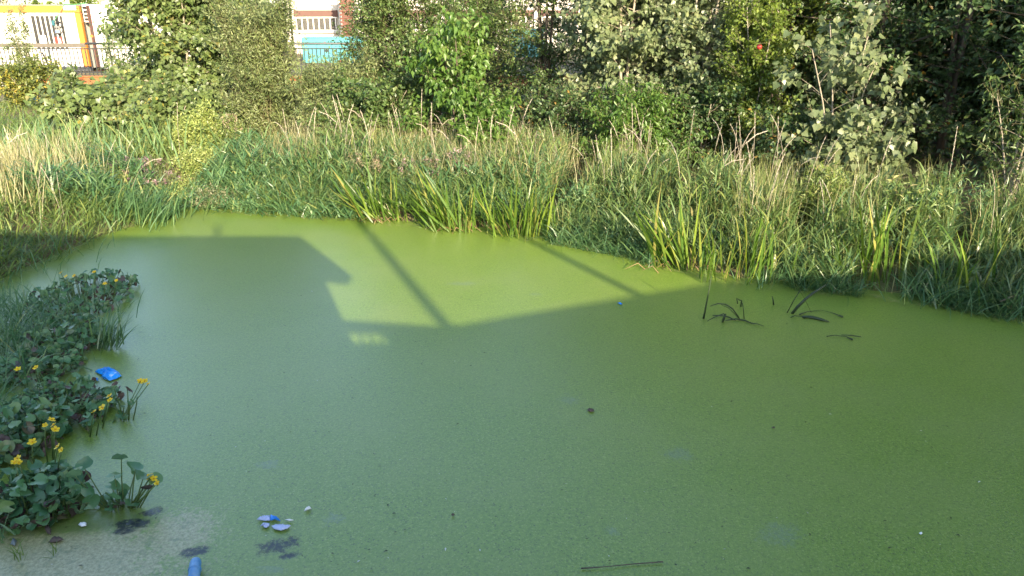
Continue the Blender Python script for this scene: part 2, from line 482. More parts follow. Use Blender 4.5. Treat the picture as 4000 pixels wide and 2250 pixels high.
    hole = math_('MULTIPLY', hole, torn)
    base = mix(math_('MULTIPLY', hole, .95), base, (.010, .015, .024))
    L.new(base, b.inputs["Base Color"])
    rough = math_('ADD', math_('MULTIPLY', hole, -.18), .36)
    L.new(rough, b.inputs["Roughness"])
    b.inputs["IOR"].default_value = 1.45
    b.inputs["Specular IOR Level"].default_value = .6
    L.new(math_('MULTIPLY', math_('SUBTRACT', 1.0, math_('MULTIPLY', hole, .7)), .62), b.inputs["Coat Weight"])
    b.inputs["Coat Roughness"].default_value = .33
    b.inputs["Coat IOR"].default_value = 1.5
    bp = N.new("ShaderNodeBump"); bp.inputs["Strength"].default_value = .35; bp.inputs["Distance"].default_value = .004
    hsum = math_('ADD', fronds.outputs["Distance"], grain)
    L.new(math_('MULTIPLY', hsum, math_('SUBTRACT', 1.0, hole)), bp.inputs["Height"])
    L.new(bp.outputs[0], b.inputs["Normal"])
    return m
# water sheet: a fine-edged polygon a little larger than the open pond, slipping under the bank
from mathutils.geometry import tessellate_polygon
cen = POND.mean(axis=0)
grow = [(Vector((p[0], p[1])) - Vector(cen)) for p in POND]
wp = [Vector((cen[0] + v.x * 1.02 + v.normalized().x * .25, cen[1] + v.y * 1.02 + v.normalized().y * .25, 0)) for v in grow]
tris = tessellate_polygon([wp])
water = ob("pond_water", mesh_np("pond_water", [tuple(p) for p in wp], tris, pond_mat()))
if water.data.polygons[0].normal.z < 0: water.data.flip_normals()
tag(water, kind="structure")

# ------------------------------------------------------------------ unseen hall, wall and masts behind the viewer, outlined to throw the pond's shade
TE, TA = math.tan(SUN_EL), math.tan(SHADOW_AZ)
def cast(p, yc):
    """where at y=yc a point must be to throw its shadow on p"""
    dy = p.y - yc
    return Vector((p.x + dy * TA, yc, p.z + dy / math.cos(SHADOW_AZ) * TE))
YC = -2.4
def C(px, py, z=0): return cast(P(px, py, z), YC)
a1 = C(390, 922); a2 = C(1170, 922); a3 = C(1378, 1080); a4 = C(1258, 1068); a5 = C(1340, 1250); a6 = C(1750, 1276); a7 = C(2780, 1104)
a8 = cast(Q(3250, 1062, 7.3), YC); a9 = cast(Q(3700, 1012, 6.75), YC); a10 = cast(Q(4050, 965, 6.4), YC)
XE = a10.x + 4
bt = thing("hall_building", "plain rendered hall with a flat raised roof behind the viewer", "building")
mb = MB()
mb.prism([(a1.x - 14, YC, 0), (a5.x, YC, 0), (a5.x, YC, a5.z), (a4.x, YC, a4.z), (a1.x - 14, YC, a4.z)], (0, -3, 0))
mb.build("wall", M['cream'], bt)
mb = MB(); mb.prism([(a1.x - 14, YC, a4.z + .002), (a4.x, YC, a4.z + .002), (a3.x, YC, a3.z), (a2.x, YC, a2.z), (a1.x - 14, YC, a1.z)], (0, -.25, 0))
mb.build("parapet", M['concrete'], bt)
mb = MB()
h1, h2 = C(1355, 1282), C(1535, 1340)  # gap shaped to let a small patch of sun onto the pond
zt = a6.z
zh1, zh0 = h1.z, h2.z
def topz(x):
    return a5.z + (a6.z - a5.z) * (x - a5.x) / (a6.x - a5.x)
mb.prism([(a5.x, YC, 0), (XE, YC, 0), (XE, YC, zh0), (a5.x, YC, zh0)], (0, -.12, 0))
mb.prism([(a5.x, YC, zh0), (h1.x, YC, zh0), (h1.x, YC, topz(h1.x)), (a5.x, YC, a5.z)], (0, -.12, 0))
mb.prism([(h2.x, YC, zh0), (XE, YC, zh0), (XE, YC, a10.z), (a10.x, YC, a10.z), (a9.x, YC, a9.z), (a8.x, YC, a8.z), (a7.x, YC, a7.z), (a6.x, YC, a6.z), (h2.x, YC, topz(h2.x))], (0, -.12, 0))
mb.prism([(h1.x, YC, zh1), (h2.x, YC, zh1), (h2.x, YC, topz(h2.x)), (h1.x, YC, topz(h1.x))], (0, -.12, 0))
wl = mb.build("shade_wall", M['cream'])  # unseen wall added to throw the right part of the shade
tag(wl, "long unseen cream wall behind the viewer, its rising top shaped to shade the pond", "wall")
mb = MB()
for k in range(1, 4):
    x = h1.x + (h2.x - h1.x) * k / 4
    mb.tube([(x, YC - .06, zh0), (x + .05, YC - .06, zh1)], .012)
mb.build("baluster", M['steel'], wl)
for (p, q, r, lb) in (((1755, 1290), (1400, 862), .055, "tall grey mast behind the wall whose shadow is longest"), ((2490, 1150), (2050, 930), .045, "grey mast behind the wall casting the second long shadow"), ((2800, 1110), (2620, 1040), .04, "short grey mast behind the right part of the wall"), ((850, 930), (850, 884), .03, "small vent pipe above the flat hall roof")):
    mb = MB(); c0, c1 = cast(P(*p), -9.0), cast(P(*q), -9.0)
    if r > .031:
        c0 = c0 - (c1 - c0) * (c0.z / (c1.z - c0.z))
    mb.tube([c0, c1], r * 1.15, 8)
    o = mb.build("roof_mast", M['steel'])
    tag(o, lb, "mast", "masts behind the viewer")

# ------------------------------------------------------------------ foliage tools
def unit(a): return a / (np.linalg.norm(a, axis=-1, keepdims=True) + 1e-9)

LEAF = {
 'oval': (np.array([[0, 0, 0], [.42, .5, .10], [1, 0, -.10], [.42, -.5, .10]]), np.array([[0, 2, 1], [0, 3, 2]])),
 'lance': (np.array([[0, 0, 0], [.4, .5, .05], [1, 0, -.15], [.4, -.5, .05]]), np.array([[0, 2, 1], [0, 3, 2]])),
 'heart': (np.array([[.05, 0, 0], [-.02, .28, .05], [.28, .52, .09], [1, 0, -.14], [.28, -.52, .09], [-.02, -.28, .05]]), np.array([[0, 2, 1], [0, 3, 2], [0, 4, 3], [0, 5, 4]])),
}
def leaves(pos, D, N, L, W, shape, rnd):
    T, TF = LEAF[shape]
    D = unit(D); S = unit(np.cross(N, D)); N = np.cross(D, S)
    n = len(pos); k = len(T)
    V = (pos[:, None, :] + D[:, None, :] * (T[None, :, 0, None] * L[:, None, None]) + S[:, None, :] * (T[None, :, 1, None] * W[:, None, None])
         + N[:, None, :] * (T[None, :, 2, None] * L[:, None, None]))
    Fc = (TF[None] + (np.arange(n) * k)[:, None, None]).reshape(-1, 3)
    return V.reshape(-1, 3), Fc, np.repeat(rnd, k)

def prisms(A, B, ra, rb):
    """three-sided twigs, all at once"""
    D = unit(B - A); R = np.where(np.abs(D[:, 2:3]) < .9, np.array([[0, 0, 1.]]), np.array([[1., 0, 0]]))
    a = unit(np.cross(D, R)); b = np.cross(D, a)
    V = np.empty((len(A), 6, 3))
    for k in range(3):
        c, s = math.cos(2.094 * k), math.sin(2.094 * k)
        off = a * c + b * s
        V[:, k] = A + off * np.reshape(ra, (-1, 1)); V[:, 3 + k] = B + off * np.reshape(rb, (-1, 1))
    T = np.array([[0, 1, 4], [0, 4, 3], [1, 2, 5], [1, 5, 4], [2, 0, 3], [2, 3, 5]])
    return V.reshape(-1, 3), (T[None] + (np.arange(len(A)) * 6)[:, None, None]).reshape(-1, 3)

LEAFK = 2.1
def tree(name, label, cat, base, H, R, mat, shape='oval', size=(.07, .05), n=9000, stems=1, f0=.1, spread=.35, elev=(.2, .9), twig=.35, droop=.15,
         wood='bark', rad=.05, nb=26, prof=None, seed=0, upright=.3, zcut=3.3, group=None, pet=0.0, clump=1.0, lean=(0, 0), box=None, keep=None):
    n = int(n * LEAFK)
    r = np.random.RandomState(seed + 100)
    bz = gz(base[0], base[1]) - .05
    root = thing(name, label, cat, (base[0], base[1], bz), group)
    mb = MB()
    SA, SB, SR = [], [], []
    BR = []
    for s in range(stems):
        az = 2 * math.pi * (s + r.rand() * .6) / stems
        out = (spread * (.5 + r.rand() * .7)) if stems > 1 else .06
        h = H * (1 if s == 0 else .7 + .35 * r.rand())
        pts = []
        for k in range(7):
            t = k / 6
            wv = .05 * H * .3
            pts.append(Vector((math.cos(az) * out * h * t * (.6 + .4 * t) + lean[0] * t + r.randn() * wv * .25 * t, math.sin(az) * out * h * t * (.6 + .4 * t) + lean[1] * t + r.randn() * wv * .25 * t, h * t)))
        rr = rad * (1 if stems == 1 else .7)
        mb.tube(pts, [rr * (1 - .85 * k / 6) + .003 for k in range(7)], 6)
        for j in range(nb):
            f = f0 + (1 - f0) * (j + r.rand()) / nb
            p = pts[min(5, int(f * 6))].lerp(pts[min(6, int(f * 6) + 1)], f * 6 - int(f * 6) if f < 1 else 1)
            a = j * 2.4 + r.rand() * 1.2 + s
            pf = prof(f) if prof else (1 - .75 * ((f - f0) / (1 - f0)) ** 1.5)
            Ln = R * pf * (.55 + .6 * r.rand())
            el = elev[0] + (elev[1] - elev[0]) * (f - f0) / (1 - f0) + r.randn() * .2
            d0 = Vector((math.cos(a) * math.cos(el), math.sin(a) * math.cos(el), math.sin(el)))
            q = [p]
            d = d0.copy()
            for k in range(4):
                d = (d + Vector((r.randn() * .14, r.randn() * .14, upright * .25 - droop * .3))).normalized()
                q.append(q[-1] + d * Ln / 4)
            r0 = max(.004, rr * .42 * (1 - .6 * f))
            mb.tube(q, [r0 * (1 - .2 * k) for k in range(5)], 4, cap=False)
            BR.append(np.array([list(x) for x in q]))
    BR = np.array(BR)                                  # nbr,5,3
    nbr = len(BR)
    nt_ = max(3, int(n / 14 / nbr))
    tb = np.repeat(np.arange(nbr), nt_)
    f = .15 + .85 * r.rand(len(tb)) ** .8
    x = f * 4; i = np.minimum(x.astype(int), 3); fr = (x - i)[:, None]
    A = BR[tb, i] * (1 - fr) + BR[tb, i + 1] * fr
    bd = unit(BR[tb, 4] - BR[tb, 0])
    dirn = unit(bd * .7 + r.randn(len(tb), 3) * .75 + np.array([0, 0, upright]))
    tl = twig * (.4 + .8 * r.rand(len(tb)))
    B = A + dirn * tl[:, None]
    # leaves along every twig
    per = int(math.ceil(n / len(tb)))
    li = np.repeat(np.arange(len(tb)), per)
    g_ = r.rand(len(li)) ** .75
    pos = A[li] + (B - A)[li] * g_[:, None] + r.randn(len(li), 3) * (.018 + .25 * size[0]) * clump
    world_z = pos[:, 2] + bz
    ok = (world_z < zcut) | (r.rand(len(li)) < .3)
    if keep is not None: ok &= keep(pos + np.array([base[0], base[1], bz]), r)
    ok &= pos[:, 2] > .05
    pos, li, world_z = pos[ok], li[ok], world_z[ok]
    m_ = len(pos)
    D = unit(dirn[li] * .5 + r.randn(m_, 3) * .65 + np.array([0, 0, -droop * 2]))
    outw = unit(pos - np.array([0, 0, H * .4]))
    N_ = unit(np.array([0, -.25, .75]) + outw * .35 + r.randn(m_, 3) * .5)
    sz = size[0] * (.55 + .75 * r.rand(m_)) * np.where(world_z > zcut, 1.7, 1.0)
    V, Fc, rn = leaves(pos, D, N_, sz, sz * size[1] / size[0], shape, np.clip(.5 + .24 * r.randn(m_) + .12 * np.sin(pos[:, 0] * 3 + pos[:, 2] * 4), 0, 1))
    crown = ob("crown", mesh_np("crown", V, Fc, M[mat], {"rnd": rn}), root)
    tv, tf = prisms(A, B, np.full(len(A), .0035), np.full(len(A), .0015))
    tag(ob("twigs", mesh_np("twigs", tv, tf, M['twig']), root), kind="stuff")
    mb.build("trunk", M[wood], root)
    return root

def blades(P0, az, Ln, th0, curl, width, rnd, nseg=4, twist=None, tipw=.08):
    """grass blades as tapering curved strips"""
    n = len(P0)
    k = nseg + 1
    hd = np.column_stack([np.cos(az), np.sin(az), np.zeros(n)])
    c = np.empty((n, k, 3)); c[:, 0] = P0
    for j in range(nseg):
        th = th0 + curl * ((j + .5) / nseg) ** 1.4
        stepv = hd * np.sin(th)[:, None] + np.array([0, 0, 1.]) * np.cos(th)[:, None]
        c[:, j + 1] = c[:, j] + stepv * (Ln / nseg)[:, None]
    tw = az + math.pi / 2 + (twist if twist is not None else 0)
    side = np.column_stack([np.cos(tw), np.sin(tw), np.zeros(n)])
    t = np.linspace(0, 1, k)
    wp_ = np.minimum(.55 + 1.6 * t, 1) * (1 - t ** 2.2 * (1 - tipw))
    wv = side[:, None, :] * (width[:, None] * wp_[None] * .5)[:, :, None]
    V = np.stack([c - wv, c + wv], axis=2)             # n,k,2,3
    q = []
    for j in range(nseg):
        q += [[2*j, 2*j+1, 2*j+3], [2*j, 2*j+3, 2*j+2]]
    q = np.array(q)
    Fc = (q[None] + (np.arange(n) * 2 * k)[:, None, None]).reshape(-1, 3)
    al = np.tile(np.repeat(t, 2), n)
    return V.reshape(-1, 3), Fc, np.repeat(rnd, 2 * k), al

def stuff_blades(name, mat, *args, **kw):
    V, Fc, rn, al = blades(*args, **kw)
    o = ob(name, mesh_np(name, V, Fc, M[mat], {"rnd": rn, "along": al}))
    return tag(o, kind="stuff")

# ------------------------------------------------------------------ far yard: terrace wall, railing, containers, hall, generator
YR = 26.0
# orange wall under the railing, built of panels
ow = thing("orange_retaining_wall", "long rust orange panelled wall below the steel railing", "wall", (-10, YR + .1, 0))
mb = MB()
for k in range(28):
    x0 = -17.0 + k * .8
    mbp = MB(); mbp.box((x0 + 10 + .008, -.03, -.2), (x0 + 10 + .792, .05, .46), bev=.008)
    mbp.build("panel", M['rust'], ow)
mb.box((-8, -.06, .46), (16, .08, .50)); mb.build("coping", M['rust'], ow)
mb = MB(); mb.box((-24, YR + .02, -.2), (-17.05, YR + .2, .44)); o = mb.build("low_concrete_wall", M['concrete'])
tag(o, "low pale concrete wall under the left end of the railing", "wall")

def railing(x0, x1, board_end):
    rt = thing("guard_railing", "grey steel guard railing with thin upright bars above the orange wall", "railing", (x0, YR, .5))
    W_ = x1 - x0
    mb = MB(); mb.tube([(board_end - x0, 0, 1.04), (W_, 0, 1.04)], .038, 10); mb.build("top_rail", M['steel'], rt)
    mb = MB(); mb.box((0, -.03, .92), (board_end - x0 - .02, .03, 1.05), bev=.01)
    o = mb.build("rail_board", M['weathered'], rt); o["label"] = "weathered flat board rail on the left stretch"
    for z, nm in ((.86, "upper_bar"), (.10, "lower_bar")):
        mb = MB(); mb.box((0, -.012, z), (W_, .012, z + .035)); mb.build(nm, M['steeldark'], rt)
    me = None
    nbar = int(W_ / .135)
    for k in range(nbar):
        if k % 15 == 0:
            mb = MB(); mb.box((-.022, -.03, -.05), (.022, .03, 1.01)); p = mb.build("post", M['steel'], rt); p.location = (k * .135, 0.004, 0); continue
        if me is None:
            mb = MB(); mb.box((-.013, -.010, .02), (.013, .010, .90)); o = mb.build("bar", M['steeldark'], rt); me = o.data
        else: o = ob("bar", me, rt)
        o.location = (k * .135, 0, 0)
railing(-21.5, -1.5, Q(335, 175, YR).x)

# site container with orange frame
YB = 28.6
cA = Q(330, 150, YB).x
zt_ = Q(150, 22, YB).z
ct = thing("site_container", "white site cabin with orange frame and a barred window", "container", (cA, YB, .45))
hh = zt_ - .45
Lc = 6.0
mb = MB(); mb.box((-Lc + .15, .03, .1), (-.15, 2.4, hh - .2)); mb.build("wall", M['white'], ct)
for (nm, lo, hi) in (("top_beam", (-Lc, 0, hh - .24), (0, .14, hh)), ("bottom_beam", (-Lc, 0, 0), (0, .14, .16))):
    mb = MB(); mb.box(lo, hi, bev=.015); mb.build(nm, M['orange'] if nm == "top_beam" else M['grey'], ct)
for x in (-Lc, -.2):
    mb = MB(); mb.box((x, -.004, .16), (x + .2, .16, hh - .242), bev=.015); mb.build("corner_post", M['orange'], ct)
mb = MB(); mb.box((-Lc, .14, hh - .02), (0, 2.44, hh + .04)); mb.build("roof", M['grey'], ct)
for k in range(1, 6):
    mb = MB(); mb.box((-Lc + k * 1.0 - .012, .02, .17), (-Lc + k * 1.0 + .012, .03, hh - .26)); mb.build("panel_joint", M['paper'], ct)
# window
wx0, wx1 = Q(128, 100, YB).x - cA, Q(250, 100, YB).x - cA
wz0, wz1 = Q(180, 190, YB).z - .45, Q(180, 62, YB).z - .45
wf = MB()
for lo, hi in (((wx0 - .06, -.02, wz0 - .06), (wx1 + .06, .02, wz0)), ((wx0 - .06, -.02, wz1), (wx1 + .06, .02, wz1 + .06)), ((wx0 - .06, -.02, wz0), (wx0, .02, wz1)), ((wx1, -.02, wz0), (wx1 + .06, .02, wz1))): wf.box(lo, hi)
wfo = wf.build("window", M['white'], ct)
mb = MB(); mb.box((wx0, .0, wz0), (wx1, .024, wz1)); mb.build("pane", M['glassgrey'], wfo)
for k in range(1, 7):
    x = wx0 + (wx1 - wx0) * k / 6.6
    mb = MB(); mb.box((x - .022, -.05, wz0 - .03), (x + .022, -.022, wz1 + .03)); mb.build("window_bar", M['white'], wfo)
def flat(name, x0, x1, z0, z1, y, mat, parent):
    mb = MB(); mb.box((x0, y - .006, z0), (x1, y, z1)); return mb.build(name, mat, parent)
fx = lambda px, py: Q(px, py, YB).x - cA
fz = lambda px, py: Q(px, py, YB).z - .45
o = flat("red_notice", fx(216, 160), fx(243, 160), fz(230, 178), fz(230, 145), -.008, M['red'], ct)
flat("notice_print", fx(230, 160), fx(239, 160), fz(230, 168), fz(230, 152), -.0145, M['paper'], o)
flat("notice_line", fx(229, 160), fx(241, 160), fz(230, 175), fz(230, 172), -.0145, M['paper'], o)
flat("white_notice", fx(160, 160), fx(183, 160), fz(170, 175), fz(170, 138), -.008, M['paper'], ct)
# sign plate with lettering
sg = flat("sign_plate", fx(247, 30), fx(297, 30), fz(270, 39), fz(270, 21), -.012, M['paper'], ct)
def letters(name, txt, size, mat, parent, loc, rot=(math.pi / 2, 0, 0)):
    cu = bpy.data.curves.new(name, 'FONT'); cu.body = txt; cu.size = size; cu.extrude = .002; cu.space_character = 1.1
    tmp = bpy.data.objects.new(name, cu); col.objects.link(tmp)
    dg = bpy.context.evaluated_depsgraph_get()
    me = bpy.data.meshes.new_from_object(tmp.evaluated_get(dg)); me.materials.clear(); me.materials.append(mat)
    bpy.data.objects.remove(tmp); bpy.data.curves.remove(cu)
    o = ob(name, me, parent, loc); o.rotation_euler = rot
    return o
letters("lettering", "MADEZI", .085, M['greytext'], sg, (fx(259, 30), -.022, fz(270, 30)))
letters("lettering", "LANDEGEM", .065, M['red'], sg, (fx(264, 30), -.022, fz(270, 36.5)))
mb = MB(); mb.prism([(fx(252, 28), -.022, fz(252, 27)), (fx(253, 28), -.022, fz(252, 35)), (fx(264, 28), -.022, fz(252, 33))], (0, .006, 0)); mb.build("logo_wedge", M['green'], sg)

# cables and socket box hanging in front of the window
mb = MB(); mb.tube([Q(250, 16, YB - .1), Q(238, 40, YB - .1), Q(222, 65, YB - .12), Q(210, 84, YB - .12), Q(212, 100, YB - .12), Q(224, 108, YB - .12)], .014, 6)
mb.tube([Q(250, 18, YB - .1), Q(300, 17, YB - .1), Q(338, 12, YB - .1)], .016, 6)
tag(mb.build("green_cable", M['green']), "green cable slung over the white cabin roof and past its window", "cable")
mb = MB()
loop = [Q(228 + 19 * math.cos(t) , 108 + 24 * math.sin(t), YB - .13) for t in np.linspace(0, 2 * math.pi, 20)]
mb.tube(loop, .012, 6); mb.tube([Q(222, 85, YB - .13), Q(236, 88, YB - .13), Q(241, 100, YB - .13), Q(236, 108, YB - .13)], .02, 6)
tag(mb.build("cable_coil", M['steeldark']), "coil of dark cable hanging at the cabin window bars", "cable")
t_ = thing("socket_box", "small pale socket box with blue label in the dark cable coil", "socket box", Q(226, 116, YB - .1))
mb = MB(); mb.box((-.09, -.05, -.13), (.09, .03, .13), bev=.012); mb.build("housing", M['grey'], t_)
mb = MB(); mb.box((-.07, -.056, -.10), (.07, -.05, -.02)); mb.build("blue_label", M['bluepaper'], t_)
for x in (-.04, .04):
    mb = MB(); mb.tube([(x, -.05, .05), (x, -.075, .05)], .022, 8); mb.build("socket", M['black'], t_)
mb = MB(); mb.box((-.05, -.04, -.09), (.05, .04, .09), bev=.02); o = mb.build("plug_box", M['teal'], None, Q(208, 90, YB - .12)); tag(o, "teal plug box hanging on the green cable", "plug")

# air conditioner on the cabin side
ac = thing("air_conditioner", "white air conditioner box with dark grille on the cabin's side", "air conditioner", (Q(303, 40, YB).x + .02, YB + .25, Q(310, 88, YB).z))
mb = MB(); mb.box((.0, 0, 0), (.34, .75, .62), bev=.02); mb.build("housing", M['white'], ac)
for k in range(4):
    mb = MB(); mb.box((.05, -.012, .06 + k * .13), (.22, -.0, .15 + k * .13)); mb.build("grille", M['steeldark'], ac)

# second cabin
cB = Q(352, 150, YB).x
c2 = thing("white_cabin", "white cabin with brown corner post half hidden by poplar leaves", "container", (cB, YB + .1, .45))
mb = MB(); mb.box((.12, .03, .1), (5.6, 2.4, hh - .12)); mb.build("wall", M['white'], c2)
mb = MB(); mb.box((0, 0, .0), (.12, .16, hh), bev=.012); mb.build("corner_post", M['brownlintel'], c2)
mb = MB(); mb.box((0.13, 0, hh - .12), (5.6, .12, hh), bev=.012); mb.build("top_beam", M['white'], c2)
for z in (.9, 1.75):
    pass
mb = MB()
for lo, hi in (((.42, .015, .55), (.44, .03, hh - .33)), ((.44, .015, hh - .35), (1.9, .03, hh - .33)), ((1.88, .015, .55), (1.9, .03, hh - .35))): mb.box(lo, hi)
mb.build("door_frame", M['grey'], c2)
mb = MB(); mb.box((-.02, -.02, 1.20), (.1, .0, 1.28)); mb.build("lamp_box", M['orange'], c2)
mb = MB(); mb.tube([(.06, -.012, hh), (.10, -.03, hh * .6), (.09, -.03, .2)], .012); o = mb.build("black_cable", M['black'], None, (cB, YB + .1, .45)); tag(o, "thin dark cable running down the brown cabin corner", "cable")
# shadowed gap behind
mb = MB(); mb.box((cA - .6, YB + 2.6, .45), (cB + .9, YB + 2.9, 1.3), bev=.02); o = mb.build("blue_tarpaulin_bin", plain("navy_plastic", (.03, .04, .08), .5)); tag(o, "dark navy bin standing in the gap between both cabins", "bin")

# hall across the yard, receding to the right
hb = thing("factory_hall", "cream hall with barred windows under brown lintels behind the willow", "building", Q(1120, 60, 40), rotz=math.radians(16))
hb.location.z = .45
mb = MB(); mb.box((0, 0, 0), (16.5, 6, 8)); mb.build("wall", M['cream'], hb)
def hz(py): return Q(1200, py, 40).z - .45
wA, wB = hz(118), hz(66)
lA, lB = hz(66), hz(40)
for k in range(6):
    x0 = .35 + k * 2.62
    mb = MB(); mb.box((x0 - .42, -.22, 0), (x0 - .04, -.002, 8)); mb.build("pillar", M['cream'], hb)
    mb = MB(); mb.box((x0, -.12, lA), (x0 + 2.16, -.003, lB), bev=.01); mb.build("lintel", M['brownlintel'], hb)
    wn_ = MB()
    for j in range(8):
        x = x0 + .08 + j * (1.95 / 7)
        wn_.box((x - .025, -.09, wA), (x + .025, -.03, wB))
    wn_.box((x0, -.10, wA - .05), (x0 + 2.1, -.02, wA)); wn_.box((x0, -.10, wB - .06), (x0 + 2.1, -.02, wB - .002))
    wo = wn_.build("window", M['white'], hb)
    mb = MB(); mb.box((x0 + .02, -.03, wA), (x0 + 2.1, -.004, wB - .06)); mb.build("pane", M['glassgrey'], wo)
    mb = MB(); mb.box((x0 - .02, -.16, wA - .16), (x0 + 2.14, -.004, wA - .055), bev=.01); mb.build("sill", M['cream'], wo)
mb = MB(); mb.tube([(.18, -.28, 0), (.18, -.28, 8)], .05, 8); mb.build("downpipe", M['steeldark'], hb)
# brick pier
bp_ = thing("brick_pier", "reddish brown brick pier half hidden by leaves before the hall", "pier", (Q(1330, 50, 38).x, 38, .45))
bw = MB(); bw.box((0.01, 0.01, 0), (.63, .63, 3.0)); bw.build("core", M['concrete'], bp_)
bme = None
for r_ in range(36):
    for k in range(3):
        if bme is None:
            mb = MB(); mb.box((0, 0, 0), (.205, .10, .072), bev=.006); o = mb.build("brick", M['brick'], bp_); bme = o.data
        else: o = ob("brick", bme, bp_)
        o.location = (k * .215 - (.1 if r_ % 2 else 0) + .05, -.02 + .008 * random.random(), .3 + r_ * .083)
# generator
YG = 33.5
gxl, gxr = Q(1180, 200, YG).x, Q(1425, 200, YG).x
gz0, gz1 = Q(1300, 262, YG).z, Q(1300, 146, YG).z
gt = thing("generator", "turquoise generator housing with red stickers behind the railing", "generator", (gxl, YG, gz0))
gw, gh = gxr - gxl, gz1 - gz0
mb = MB(); mb.box((0, .02, .1), (gw, 1.3, gh), bev=.04); mb.build("housing", M['turq'], gt)
mb = MB(); mb.box((.02, -.01, -.05), (gw - .02, 1.28, .12)); mb.build("skid_base", M['turqdark'], gt)
px_ = [0.03, gw * .24, gw * .475, gw * .60, gw - .03]
for k in range(4):
    mb = MB(); mb.box((px_[k] + .01, -.012, .14), (px_[k + 1] - .01, .03, gh - .14), bev=.008); d = mb.build("door_panel", M['turq'], gt)
    if k in (1, 3):
        hx = px_[k] + (.3 if k == 1 else .22)
        mb = MB(); mb.box((hx, -.022, gh * .52), (hx + .2, -.013, gh * .58)); mb.build("lock_plate", M['steeldark'], d)
mb = MB(); mb.box((gw * .36, -.02, gh * .78), (gw * .39, -.0125, gh * .84)); mb.build("red_sticker", M['red'], gt)
mb = MB(); mb.box((gw * .585, -.02, .2), (gw * .615, -.0125, .27)); mb.build("red_sticker", M['red'], gt)
mb = MB(); mb.box((.3, .06, -.6), (gw + .3, 1.25, -.055), bev=.02); o = mb.build("concrete_plinth", M['concrete'], None, (gxl, YG, gz0)); tag(o, "grey block plinth under the turquoise generator", "plinth")
g2 = thing("turquoise_cabinet", "smaller turquoise cabinet glimpsed through leaves right of the generator", "cabinet", (Q(1985, 250, 33).x, 33, .7))
mb = MB(); mb.box((0, 0, 0), (1.5, .8, 1.15), bev=.03); mb.build("housing", M['turq'], g2)
for k in range(2):
    mb = MB(); mb.box((.06 + k * .72, -.012, .08), (.72 + k * .72, .02, 1.07), bev=.008); mb.build("door_panel", M['turq'], g2)
# leaning stake, stone, red ball
mb = MB(); mb.tube([Q(165, 205, 22), Q(192, 262, 21.8), Q(232, 312, 21.6)], [.02, .03, .035], 6); tag(mb.build("leaning_stake", M['barkdark']), "dark wooden stake leaning against the concrete wall", "stake")
def rock(c, s, seed):
    r = np.random.RandomState(seed); v = []; f = []
    for i in range(6):
        ph = -math.pi / 2 + math.pi * i / 5
        for j in range(9):
            th = 2 * math.pi * j / 9
            k = 1 + .16 * r.randn()
            v.append((s[0] * k * math.cos(ph) * math.cos(th), s[1] * k * math.cos(ph) * math.sin(th), s[2] * (1 + .1 * r.randn()) * math.sin(ph)))
    for i in range(5):
        for j in range(9): f.append((i*9+j, i*9+(j+1) % 9, (i+1)*9+(j+1) % 9, (i+1)*9+j))
    mb = MB(); mb.add(v, f); return mb
o = rock(0, (.16, .12, .11), 3).build("pale_stone", M['stone'], None, P(325, 385, .2)); tag(o, "pale grey stone lying under the low poplar branch", "stone")

# ------------------------------------------------------------------ trees, from far to near
def at(px, Y): return (Q(px, 200, Y).x, Y)
# behind the yard
for k, (px, Y, H, R) in enumerate(((60, 38, 6.5, 3.2), (420, 41, 7, 3.5), (760, 44, 6, 3))):
    tree("distant_tree", ["bushy tree behind the orange framed cabin", "bushy tree seen in the gap between both cabins", "bushy tree behind the white cabin's far end"][k], "tree", at(px, Y), H, R, 'lime', 'oval', (.20, .15), 3500, nb=30, seed=k, rad=.12, twig=.8, zcut=99)
# big poplar on the left
def keep_poplar(W, r):
    # open sky-side edge towards the hall
    return ~((W[:, 0] > Q(1120, 60, W[0, 1] if len(W) else 15).x) & (W[:, 2] > 1.7))
tree("poplar", "broad pale green poplar before the white cabin", "tree", at(720, 15.2), 3.5, 1.62, 'poplar', 'heart', (.085, .078), 12500, stems=4, f0=.03, spread=.22, elev=(.1, 1.0), rad=.06, nb=24, seed=11, droop=.35, upright=.25, twig=.42)
tree("poplar", "second poplar stem, rounder, leaning towards the willow", "tree", at(940, 15.0), 3.2, 1.0, 'poplar', 'heart', (.082, .074), 6500, stems=3, f0=.03, spread=.15, elev=(.2, 1.0), rad=.05, nb=20, seed=12, droop=.35, upright=.3, twig=.4)
tree("poplar_bush", "low poplar regrowth with big dark leaves over the stone", "bush", at(350, 14.0), 1.12, 1.1, 'poplar', 'heart', (.115, .105), 2300, stems=6, f0=.1, spread=.75, elev=(.0, .6), rad=.02, nb=7, seed=13, droop=.3, twig=.3)
tree("poplar_bush", "spreading low poplar bush at the foot of the broad poplar", "bush", at(640, 13.6), .9, 1.3, 'poplar', 'heart', (.085, .078), 3500, stems=6, f0=.1, spread=.7, elev=(.0, .5), rad=.02, nb=8, seed=14, droop=.3, twig=.35)
# willow
tree("willow", "grey green willow bush left of the turquoise generator", "tree", at(1020, 13.6), 2.45, 1.0, 'willow', 'lance', (.075, .020), 13000, stems=7, f0=.06, spread=.28, elev=(.5, 1.1), rad=.03, nb=16, seed=21, droop=.05, upright=.6, twig=.35, wood='twig')
tree("willow", "lower willow bush spreading before the generator's plinth", "bush", at(1290, 13.2), 1.25, 1.1, 'willow', 'lance', (.075, .022), 7500, stems=6, f0=.06, spread=.45, elev=(.3, 1.0), rad=.025, nb=12, seed=22, upright=.5, twig=.3, wood='twig')
